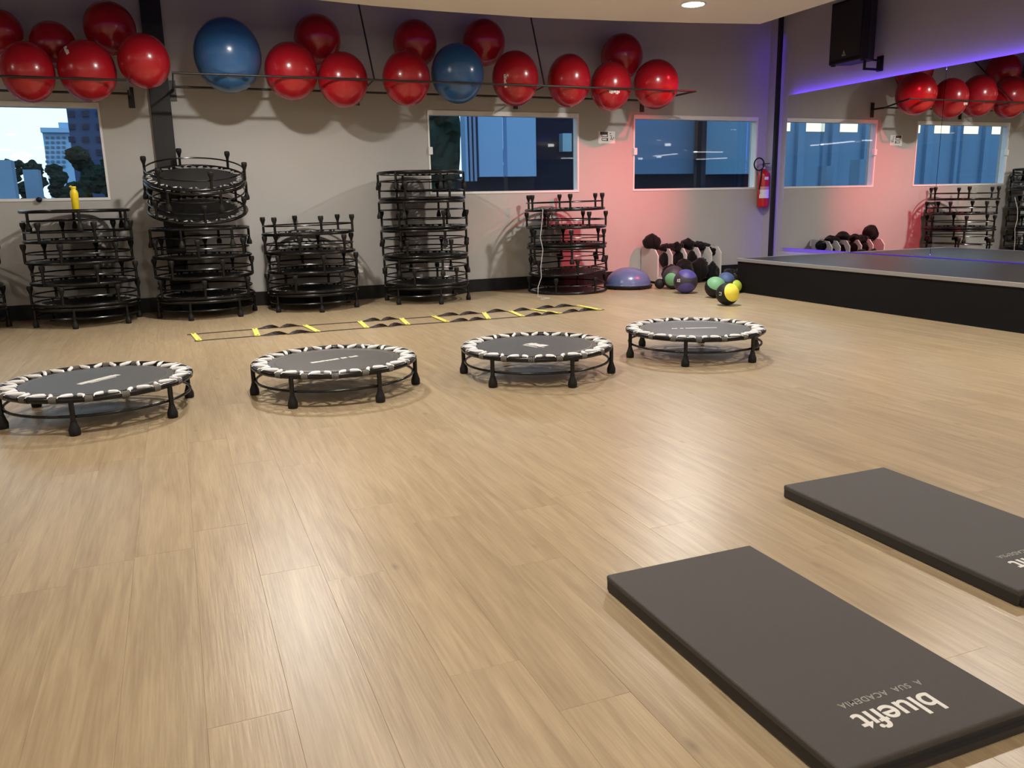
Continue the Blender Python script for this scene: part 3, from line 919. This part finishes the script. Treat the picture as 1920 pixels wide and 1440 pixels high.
link('handle', MB().box((-0.010, -0.11, 0.600), (0.010, 0.03, 0.612)).box((-0.010, 0.018, 0.584), (0.010, 0.03, 0.600)).mesh('handle', BLACKP), ext)
hp = [(-0.02, -0.01, 0.555)]
for i in range(0, 17):
    a = R(20)+R(300)*i/16
    hp.append((-0.115+0.085*math.cos(a), -0.03, 0.60+0.085*math.sin(a)))
hp += [(-0.085, -0.05, 0.50), (-0.088, -0.045, 0.40), (-0.090, -0.02, 0.24)]
link('hose', MB().tube(hp, 0.010, 8).mesh('hose', BLACKP, True), ext)
link('nozzle', MB().tube([(-0.090, -0.02, 0.25), (-0.092, -0.02, 0.19)], [0.011, 0.016], 10).mesh('nozzle', EXTRED, True), ext)
link('wall_hook', MB().box((-0.02, 0.075, 0.40), (0.02, Y0-9.84-.001, 0.46)).mesh('wall_hook', BLACKP), ext)

# loudspeaker on the mirror wall
sf = 7.60; sb = 7.87; y0s, y1s = 7.835, 8.36; zs = 2.655; hs = 0.70
sp = thing('loudspeaker', 'black loudspeaker on wall bracket above the mirror', 'speaker', (sf, (y0s+y1s)/2, zs))
hw = (y1s-y0s)/2; dp = sb-sf
cab = MB().prism([(0.0, -hw), (0.10, -hw), (dp, -hw*.72), (dp, hw*.72), (0.10, hw), (0.0, hw)], 0, hs).mesh('cabinet', BLACKP)
bevel(link('cabinet', cab, sp), 0.012)
link('grille', MB().box((-0.006, -hw+.025, 0.05), (0.001, hw-.025, hs-.03)).mesh('grille', GRILLE), sp)
link('emblem', MB().prism([(-0.0, -.03), (-0.0, .03), (-.001, .03), (-.001, -.03)], 0, .018).mesh('emblem', mat('emblem_grey', (0.30, 0.30, 0.30), 0.4)), sp, (-0.0065, hw*.05, 0.075))
link('emblem', MB().add([(-.001,-.018,0),(-.001,.018,0),(-.001,0,.04),(0,-.018,0),(0,.018,0),(0,0,.04)], [(0,2,1),(3,4,5),(0,1,4,3),(1,2,5,4),(2,0,3,5)]).mesh('emblem', MATS['emblem_grey']), sp, (-0.0065, hw*.05, 0.10))
for s in (-1, 1):
    link('rubber_pad', MB().box((0.03, s*hw*.9-.02, -0.012), (0.07, s*hw*.9+.02, 0)).mesh('rubber_pad', RUBBER), sp)
br = MB()
br.box((0.13, -hw*.72, -0.085), (0.15, -hw*.72+.025, 0.02)).box((0.13, -hw*.72, -0.105), (X0-sf-.012, -hw*.72+.025, -0.080)).box((X0-sf-.03, -hw*.72-.02, -0.11), (X0-sf-.002, -hw*.72+.06, 0.06)).box((0.15, -hw*.72, 0.0), (X0-sf-.03, -hw*.72+.02, 0.02))
link('wall_bracket', br.mesh('wall_bracket', BLACKP), sp)

# ------------------------------------------------------------------ exercise mats
def gym_mat(x0, x1, y0, y1, label):
    t = thing('exercise_mat', label, 'exercise mat', ((x0+x1)/2, (y0+y1)/2, 0), group='black exercise mats on the floor')
    a, c = (x1-x0)/2, (y1-y0)/2
    bevel(link('foam_core', MB().box((-a, -c, 0.0005), (a, c, 0.046)).mesh('foam_core', FOAMS), t), 0.007, 3)
    bevel(link('cover', MB().box((-a-.0006, -c-.0006, 0.030), (a+.0006, c+.0006, 0.050)).mesh('cover', [FOAM]), t), 0.006, 3)
    # stitched fold at the near end
    link('end_flap', MB().box((-a+.01, -c-.012, 0.003), (a-.005, -c, 0.020)).mesh('end_flap', FOAMS), t)
    tx = text_mesh('bluefit', 0.088, PRINT, bold=0.0012, spacing=0.99)
    link('word_print', tx, t, (1.325-(1.075+1.585)/2, 1.135-(1.04+1.96)/2, 0.0502), (0, 0, PI))
    tg = text_mesh('A  SUA  ACADEMIA', 0.0245, PRINTG, bold=0.0001, spacing=1.12)
    link('word_print', tg, t, (1.338-(1.075+1.585)/2, 1.196-(1.04+1.96)/2, 0.0502), (0, 0, PI))
    return t
gym_mat(1.073, 1.583, 1.035, 1.962, 'black exercise mat with whole white lettering, lower end nearer the viewer')
bpy.data.objects['exercise_mat']['label'] = 'black exercise mat showing its whole white printed word'
gym_mat(2.050, 2.548, 1.405, 2.360, 'black exercise mat closer to the stage, its word cut off')

# ------------------------------------------------------------------ agility ladder
RUNGS = [((362,626),(374,638)), ((476,615),(483,628)), ((570,609),(597,622)), ((673,602),(688,614)), ((752,597),(765,608)), ((813,593),(841,604)), ((909,587),(921,599)), ((962,585),(984,594)), ((1002,581),(1053,588)), ((1085,573),(1122,580))]
al = thing('agility_ladder', 'black strap agility ladder with yellow rungs lying on floor', 'agility ladder')
far_p, near_p = [], []
for k, (a, b) in enumerate(RUNGS):
    A = px(*a, 2, 0.006); B = px(*b, 2, 0.006)
    A.y = A.y*.35+7.95*.65; B.y = B.y*.35+7.52*.65
    far_p.append(A); near_p.append(B)
    d = (B-A); L_ = d.length
    me = MB().prism([(-0.012, -0.021), (L_+0.012, -0.027), (L_+0.02, 0.019), (-0.02, 0.025)], 0.0055, 0.0095).mesh('rung', YEL)
    r_ = link('rung', me, al, (A.x, A.y, 0), (0, 0, math.atan2(d.y, d.x)))
    for e_ in (0.02, L_-0.02):
        link('rung_slot', MB().box((e_-.012, -.008, .0096), (e_+.012, .006, .0102)).mesh('rung_slot', STRAP), r_)
def ribbon(pts, twist, ext0, ext1):
    m = MB(); vv = []; ff = []
    w = 0.034
    P = [pts[0]+(pts[0]-pts[1]).normalized()*ext0]+list(pts)+[pts[-1]+(pts[-1]-pts[-2]).normalized()*ext1]
    T = [0]+list(twist)+[0]
    prev = None; acc = 0.0
    rows = []
    for i in range(len(P)-1):
        n_ = 14 if T[i] else 4
        for j in range(n_+(1 if i == len(P)-2 else 0)):
            t_ = j/n_
            p = P[i].lerp(P[i+1], t_)
            d = (P[i+1]-P[i]).normalized(); s_ = Vector((-d.y, d.x, 0)).normalized()
            a = acc + T[i]*PI*(t_*t_*(3-2*t_))
            up = abs(math.sin(a))
            bow = math.sin(PI*t_)*0.02*(1 if T[i] else .3)*(1 if i % 2 else -1)
            c = Vector((p.x, p.y, 0.0025+up*w/2))+s_*bow
            off = s_*math.cos(a)*w/2 + Vector((0, 0, 1))*math.sin(a)*w/2
            rows.append((c+off, c-off))
        acc += T[i]*PI
    th = 0.0012
    for a, b in rows:
        vv += [a, b]
    for i in range(len(rows)-1):
        ff.append((2*i, 2*i+1, 2*i+3, 2*i+2))
    me = m.add(vv, ff).mesh('side_strap', STRAP)
    o_ = link('side_strap', me, al)
    sm = o_.modifiers.new('thick', 'SOLIDIFY'); sm.thickness = 0.0016; sm.offset = 0
    return o_
ribbon(far_p, [0, 2, 0, 2, 0, 2, 1, 1, 2], .05, .03)
ribbon(near_p, [0, 2, 0, 2, 0, 2, 0, 2, 2], .04, .05)

# ------------------------------------------------------------------ blue balance dome
dm = thing('balance_dome', 'blue half-dome balance trainer with black base on the floor', 'balance trainer', (5.385, 9.30, 0))
link('base', MB().lathe([(0.275, 0.012), (0.30, 0.012), (0.308, 0.022), (0.308, 0.038), (0.298, 0.046), (0.285, 0.05)], 48).mesh('base', BLACKP, True), dm)
prof = [(0.292, 0.046)]+[(0.288*math.cos(R(a)), 0.05+0.215*math.sin(R(a))) for a in range(0, 90, 6)]+[(0.004, 0.265)]
link('dome', MB().lathe(prof, 48).mesh('dome', DOME, True), dm)
for a in range(0, 360, 60):
    link('base_foot', MB().lathe([(0.018, 0), (0.02, 0.013)], 10, c=(0.25*math.cos(R(a-40)), 0.25*math.sin(R(a-40)), 0)).mesh('base_foot', BLACKP), dm)
link('carry_grip', MB().box((-0.02, -0.318, 0.0), (0.02, -0.295, 0.03)).mesh('carry_grip', BLACKP), dm)

# ------------------------------------------------------------------ medicine balls
def med_ball(cx, cy, rp_, body, cap, pole, label, cap_deg=50, both=True, digits=None, extra=None):
    # resting on the floor: find radius and place together
    r = 0.12
    for _ in range(6):
        p = px(cx, cy, 2, r)
        r = rp_*depth_of(p)/F_PX
    t = thing('medicine_ball', label, 'medicine ball', tuple(p), group='medicine balls beside the stage')
    v, f = sphere_vf(r, nu=36, nv=24)
    link('ball_core', MB().add(v, f).mesh('ball_core', body, True), t)
    v, f = sphere_vf(r*1.006, nu=36, nv=10, th0=0.001, th1=R(cap_deg))
    me = MB().add(v, f).mesh('colour_cap', cap, True)
    link('colour_cap', me, t, None, align_z(pole))
    if both:
        link('colour_cap', me, t, None, align_z(-pole))
    if extra is not None:
        link('colour_cap', me, t, None, align_z(extra))
    if digits:
        d, upv, strokes_ = digits
        zax = d.normalized(); yax = (upv-zax*upv.dot(zax)).normalized(); xax = yax.cross(zax)
        m = MB()
        for (u0, u1, w0, w1) in strokes_:
            vs_ = []
            for a, b2 in ((u0, w0), (u1, w0), (u1, w1), (u0, w1)):
                vs_.append((zax+(xax*a+yax*b2)/r).normalized()*(r*1.009))
            vs_ += [q_*0.985 for q_ in vs_]
            m.add(vs_, [(0,1,2,3),(0,4,5,1),(1,5,6,2),(2,6,7,3),(3,7,4,0)])
        link('weight_print', m.mesh('weight_print', PRINT), t)
    return t
ten = [(-.022, -.014, -.018, .018), (-.004, .002, -.018, .018), (.012, .018, -.018, .018), (.002, .012, -.018, -.012), (.002, .012, .012, .018)]
med_ball(1263.5, 520, 21.5, MB_BROWN, MB_GREEN, cam_dir(-.42, -.32, .85), 'brown and green medicine ball behind the purple one', 34, True)
med_ball(1285.5, 527.5, 22.3, MB_BROWN, MB_PURP, cam_dir(.12, .80, .58), 'purple and brown medicine ball with white digits', 46, True, (cam_dir(-.72, -.02, .69), cam_dir(0, 1, .1), ten), extra=cam_dir(-.05, -.88, .48))
med_ball(1341, 538.5, 19.5, MB_BLACK, MB_GREEN, cam_dir(.05, .62, .78), 'light green and black medicine ball touching the yellow one', 62, False)
med_ball(1361, 527, 16.5, MB_BLACK, MB_BLUE, cam_dir(.0, .7, .7), 'dull blue medicine ball behind the light green one', 58, True)
med_ball(1364, 551, 21.2, MB_BLACK, MB_YEL, cam_dir(.40, .10, .90), 'yellow and black medicine ball on the floor', 54, True, (cam_dir(-.80, -.05, .6), cam_dir(0, 1, .1), [(-.014, -.006, -.02, .02), (.004, .014, .008, .016), (.010, .016, -.004, .01), (.002, .016, -.018, -.010)]))
med_ball(1378, 537, 12.5, MB_BLACK, MB_LIME, cam_dir(.4, .1, .9), 'small lime green ball hidden behind the yellow one', 60, True)
med_ball(1237, 532, 9.5, MB_BLACK, MB_BLACK, cam_dir(0, 1, 0), 'small plain black ball against the white rack', 40, False)
# coiled cable by the stage
cc = px(1373, 520, 1, 8.75)
m = []
for i in range(150):
    a = i*.42
    rr = 0.085+0.02*math.sin(i*.37)
    m.append((cc.x+rr*math.cos(a)*1.05, 8.75+rr*math.sin(a)*.8, 0.014+0.20*(i/150)+0.012*math.sin(i*1.1)))
tag(link('coiled_cable', MB().tube(m, 0.011, 6).mesh('coiled_cable', mat('cable_black', (0.02, 0.02, 0.022), 0.35, noise_amt=0.2), True)), 'black cord heaped in loose coils against the stage', 'cord')

# ------------------------------------------------------------------ white rack with black bundles
ys0, ys1 = 9.50, 9.925
ru = thing('storage_rack', 'low white storage rack with slanted dividers, filled with black bundles', 'storage rack', (0, 0, 0))
pxs = [px(x, 500, 1, ys0).x for x in (1235, 1261.5, 1288, 1314, 1335, 1352.5)]
tk = 0.018
prof = [(ys1, 0.03), (ys1, 0.475), (ys0+0.075, 0.455), (ys0, 0.375), (ys0, 0.03)]
for x in pxs:
    vv = [(x-tk, y, z) for y, z in prof]+[(x, y, z) for y, z in prof]
    ff = [(0,1,2,3,4), (9,8,7,6,5)]+[(i, 5+i, 5+(i+1) % 5, (i+1) % 5) for i in range(5)]
    bevel(link('divider', MB().add(vv, ff).mesh('divider', WHITEB), ru), 0.002)
link('bottom_shelf', MB().box((pxs[0]+.0005, ys0+.004, 0.045), (pxs[-1]-tk-.0005, ys1-.02, 0.063)).mesh('bottom_shelf', WHITEB), ru)
link('back_panel', MB().box((pxs[0]+.0005, ys1-.018, 0.064), (pxs[-1]-tk-.0005, ys1-.006, 0.40)).mesh('back_panel', WHITEB), ru)
for x in (pxs[0]+.04, pxs[-1]-.08):
    link('foot_rail', MB().box((x-.03, ys0+.02, 0.0), (x+.03, ys1-.02, 0.0445)).mesh('foot_rail', BLACKP), ru)
# bundles: photo centre, half sizes in pixels, plane, label
BD = [
 (1223, 455, 16.5, 16, .11, 9.74, 'large black fabric bundle on top of the rack end by blue dome'),
 (1251, 465, 17, 8, .08, 9.70, 'flat black fabric roll lying across the rack dividers'),
 (1270, 463, 10, 9, .08, 9.68, 'round black fabric bundle above the second divider'),
 (1290, 457, 13, 10, .10, 9.72, 'black fabric bundle on top above the middle dividers'),
 (1314, 461.5, 17, 8, .10, 9.72, 'long flat black fabric bundle on top near rack end'),
 (1338, 471, 10, 9, .10, 9.70, 'small black fabric bundle in the last slot by stage'),
 (1249, 487, 9.5, 15, .115, 9.68, 'black padded bundle filling the first slot'),
 (1274, 486, 9.5, 16, .115, 9.68, 'black padded bundle filling the second slot'),
 (1300, 487, 9.5, 16, .115, 9.68, 'black padded bundle filling the middle slot'),
 (1324, 491, 8, 15, .115, 9.68, 'black padded bundle filling the fourth slot'),
 (1343, 492, 6.3, 14, .11, 9.68, 'black padded bundle filling the last slot')]
for k, (cx, cy, rx, rz, ry_, Y, lab) in enumerate(BD):
    p = px(cx, cy, 1, Y); s_ = depth_of(p)/F_PX
    me = lump(rx*s_, ry_, rz*s_, k+2, 0.30 if rz < 14 else .2, 2.6)
    me.materials.append(FAB)
    t = thing('fabric_bundle', lab, 'bundle', tuple(p), group='black bundles on the white rack')
    link('bundle_cloth', me, t)
    # a strap across each
    q = [(rx*s_*1.04*math.cos(a)*.25, ry_*1.05*math.cos(a), rz*s_*1.05*math.sin(a)) for a in [2*PI*i/20 for i in range(20)]]
    link('tie_strap', MB().tube(q, 0.006, 6, closed=True).mesh('tie_strap', BLACKP, True), t)
for (cx, cy, rx, rz, Y, lab, sd) in (
  (1258, 506, 15, 19, 9.37, 'black fabric bundle heaped against the rack behind the green ball', 31),
  (1284, 506, 15, 20, 9.37, 'black fabric bundle heaped against the rack behind the purple ball', 33),
  (1310, 510, 15, 20, 9.37, 'black fabric bundle heaped on the floor before the middle slot', 35),
  (1334, 514, 13, 17, 9.37, 'black fabric bundle heaped on the floor near the blue ball', 37)):
    p = px(cx, cy, 1, Y); s_ = depth_of(p)/F_PX
    me = lump(rx*s_, .095, rz*s_, sd, 0.34, 2.8); me.materials.append(FAB)
    zmin = min(v.co.z for v in me.vertices)
    t = thing('fabric_bundle', lab, 'bundle', (p.x, Y, -zmin), group='black bundles before the white rack')
    link('bundle_cloth', me, t)
    link('tie_strap', MB().tube([(rx*s_*.3*math.cos(a), .095*1.06*math.cos(a), rz*s_*.96*math.sin(a)) for a in [2*PI*i/20 for i in range(20)]], 0.006, 6, closed=True).mesh('tie_strap', BLACKP, True), t)

# ------------------------------------------------------------------ outside the windows
GZ = -3.5
og = link('outside_ground', MB().box((-90, Y0+0.3, GZ-0.3), (120, 220, GZ)).mesh('outside_ground', mat('asphalt_dusk', (0.05, 0.055, 0.06), 0.9, noise_amt=0.3, noise_scale=0.3)))
og['kind'] = 'structure'
def block(x0p, x1p, ytop, Y, depth, m, name, parent, zbot=GZ):
    a = px(x0p, ytop, 1, Y); b = px(x1p, ytop, 1, Y)
    return link(name, MB().box((a.x, Y, zbot), (b.x, Y+depth, max(a.z, b.z))).mesh(name, m), parent)
PALEB = mat('hazy_concrete', (0.22, 0.40, 0.62), 0.8, noise_amt=0.08, noise_scale=0.5, spec=0.0)  # distance haze of the tower is put into this blue
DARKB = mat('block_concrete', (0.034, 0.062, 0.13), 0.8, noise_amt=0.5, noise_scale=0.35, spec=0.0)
PANE = mat('far_window', (0.10, 0.15, 0.22), 0.2, spec=0.0)
tw = thing('office_tower', 'pale blue office tower beyond the trees', 'tower')
YT = 95
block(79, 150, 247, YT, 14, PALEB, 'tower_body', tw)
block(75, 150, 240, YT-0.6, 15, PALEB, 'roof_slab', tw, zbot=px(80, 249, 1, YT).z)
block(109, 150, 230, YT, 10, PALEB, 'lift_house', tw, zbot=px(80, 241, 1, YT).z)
for r_ in range(7):
    for c_ in range(4):
        a = px(85+c_*10.5, 256+r_*9, 1, YT); b = px(91.5+c_*10.5, 260.5+r_*9, 1, YT)
        link('tower_window', MB().box((a.x, YT-0.12, b.z), (b.x, YT+.02, a.z)).mesh('tower_window', PANE), tw)
ab = thing('apartment_block', 'dark blue apartment block behind the trees', 'building')
YA = 46
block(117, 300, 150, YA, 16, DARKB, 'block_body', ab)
for r_ in range(4):
    for c_ in range(3):
        a = px(128+c_*26, 208+r_*24, 1, YA); b = px(141+c_*26, 219+r_*24, 1, YA)
        link('block_window', MB().box((a.x, YA-0.10, b.z), (b.x, YA+.02, a.z)).mesh('block_window', mat('dark_pane', (0.012, 0.022, 0.05), 0.3, spec=0.1)), ab)
LEAF = mat('dusk_leaves', (0.012, 0.022, 0.020), 0.9, noise_amt=0.6, noise_scale=2.0, spec=0.0)
TRUNK = mat('dusk_trunk', (0.02, 0.018, 0.016), 0.9, spec=0.0)
def tree(pxc, ptop, pbase, halfw, Y, label, seed, group='trees outside the windows'):
    c = px(pxc, ptop, 1, Y); s_ = depth_of(c)/F_PX
    w = halfw*s_; top = c.z
    t = thing('garden_tree', label, 'tree', (c.x, Y, GZ), group=group)
    link('trunk', MB().tube([(0, 0, 0), (0.1, 0, (top-GZ)*.5), (0, 0, (top-GZ)*.8)], [0.22, .16, .08], 8).mesh('trunk', TRUNK, True), t)
    rnd = random.Random(seed)
    H = top-GZ
    m = MB()
    for k in range(16):
        a = rnd.uniform(0, 2*PI); rr = w*rnd.uniform(.1, .8)
        sz = w*rnd.uniform(.40, .62)
        zz = H*(.45+.55*k/15)-sz*.8
        if k > 12: rr *= .5
        lm = lump(sz, sz, sz*.8, seed*20+k, .35, 4.0, 3)
        m.add([v_.co+Vector((rr*math.cos(a), rr*math.sin(a), min(zz, H-sz*.8))) for v_ in lm.vertices], [tuple(p_.vertices) for p_ in lm.polygons])
        bpy.data.meshes.remove(lm)
    link('crown', m.mesh('crown', LEAF), t)
for q in ((14, 298, 0, 10, 27, 'slim dark tree beside the pale wall strip', 41), (33, 300, 0, 20, 30, 'dark rounded tree under the bright sky', 42), (60, 303, 0, 26, 33, 'broad dark tree in front of pale tower', 43), (104, 308, 0, 28, 36, 'dark tree at the foot of the tower', 44), (156, 276, 0, 42, 26, 'big dark tree before the apartment block', 45), (196, 296, 0, 26, 24, 'dark tree at the window edge before the apartment block', 46)):
    tree(*q)
pw = thing('garden_wall', 'pale blue wall piece glimpsed between dark trees', 'wall')
WALLP = mat('garden_wall_paint', (0.13, 0.22, 0.34), 0.8, noise_amt=0.2, noise_scale=1.5, spec=0.0)
block(42, 71, 318, 20, .4, WALLP, 'wall_slab', pw)
block(-40, 20, 300, 19, .4, WALLP, 'wall_slab', pw)
# neighbouring building behind the two dark windows
nb = thing('neighbour_building', 'blue-grey neighbouring building close behind the dark windows', 'building')
YN = 17.0
PALE = mat('panel_pale_blue', (0.14, 0.25, 0.42), 0.7, noise_amt=0.05, noise_scale=0.6, spec=0.0)
RIBM = mat('panel_rib', (0.12, 0.17, 0.28), 0.6, spec=0.0)
MIDB = mat('panel_mid_blue', (0.060, 0.105, 0.185), 0.7, noise_amt=0.12, noise_scale=0.5, spec=0.0)
NAVY = mat('panel_navy', (0.012, 0.014, 0.026), 0.7, noise_amt=0.4, noise_scale=0.8, spec=0.0)
DGREEN = mat('hedge_green', (0.018, 0.034, 0.028), 0.9, noise_amt=0.6, noise_scale=2.5, spec=0.0)
block(893, 1003, 120, YN, .5, PALE, 'pale_panel', nb, zbot=px(950, 331, 1, YN).z)
for k, x in enumerate((868, 876, 884)):
    block(x, x+4.5, 120, YN-.05, .3, RIBM if k else PALE, 'rib', nb, zbot=px(870, 340, 1, YN).z)
block(1003, 1180, 120, YN+1.2, .5, NAVY, 'dark_bay', nb)
block(866, 1010, 331, YN+.3, .5, NAVY, 'dark_base', nb)
block(1178, 1322, 120, YN+.6, .5, MIDB, 'mid_panel', nb, zbot=px(1250, 326, 1, YN+.6).z)
block(1320, 1329, 120, YN+.2, .3, NAVY, 'column', nb)
block(1329, 1560, 120, YN+.6, .5, mat('panel_mid_blue_b', (0.07, 0.145, 0.235), 0.7, noise_amt=0.12, noise_scale=0.5, spec=0.0), 'mid_panel', nb, zbot=px(1400, 326, 1, YN+.6).z)
block(1170, 1560, 326, YN+1.0, .5, NAVY, 'dark_base', nb)
block(1055, 1072, 250, YN+.9, .2, mat('lit_pane', (0.10, 0.22, 0.30), 0.3), 'side_pane', nb, zbot=px(1060, 284, 1, YN+.9).z)
hd = thing('climbing_hedge', 'dark green hedge wall beside the neighbouring building', 'hedge')
a = px(770, 150, 1, YN); b = px(867, 150, 1, YN)
hv, hf = [], []
hx0, hx1, hz0, hz1, nx_, nz_ = 0.2, px(868, 250, 1, YN+2.2).x+.1, GZ, 4.6, 40, 50
for i in range(nx_+1):
    for j in range(nz_+1):
        p = Vector((hx0+(hx1-hx0)*i/nx_, YN+2.0, hz0+(hz1-hz0)*j/nz_))
        n_ = noise.noise(p*2.2)*.35+noise.noise(p*6.0)*.2
        edge_ = .8*(abs(2*i/nx_-1)**8)
        hv.append((p.x, p.y+n_+edge_, p.z+n_*.3))
for i in range(nx_):
    for j in range(nz_):
        q = i*(nz_+1)+j
        hf.append((q, q+nz_+1, q+nz_+2, q+1))
hm = MB().add(hv, hf)
hm.box((hx0+.1, YN+2.9, GZ), (hx1-.1, YN+3.6, hz1-.2))
link('hedge_leaves', hm.mesh('hedge_leaves', DGREEN), hd)
# long lit building further along the street
lb = thing('lit_car_park', 'long blue building with a row of lit bays outside', 'building')
YL = 38
FAC = mat('car_park_wall', (0.12, 0.22, 0.36), 0.8, noise_amt=0.2, noise_scale=0.25, spec=0.0)
link('facade', MB().box((-46, YL, GZ), (-13.5, YL+10, 9.5)).mesh('facade', FAC), lb)
LITW = mat('lit_bay', (0.5, 0.45, 0.3), 0.5, emit=(1.0, 0.86, 0.55), estr=1.4)
for k in range(13):
    x = -45+k*2.4
    link('lit_bay', MB().box((x, YL-.08, 4.6), (x+1.3, YL+.02, 5.5)).mesh('lit_bay', LITW), lb)
    link('bay_pier', MB().box((x+1.45, YL-.25, 1.2), (x+1.95, YL, 5.9)).mesh('bay_pier', FAC), lb)
link('floor_band', MB().box((-46, YL-.35, 0.6), (-13.5, YL, 1.3)).mesh('floor_band', PALEB), lb)
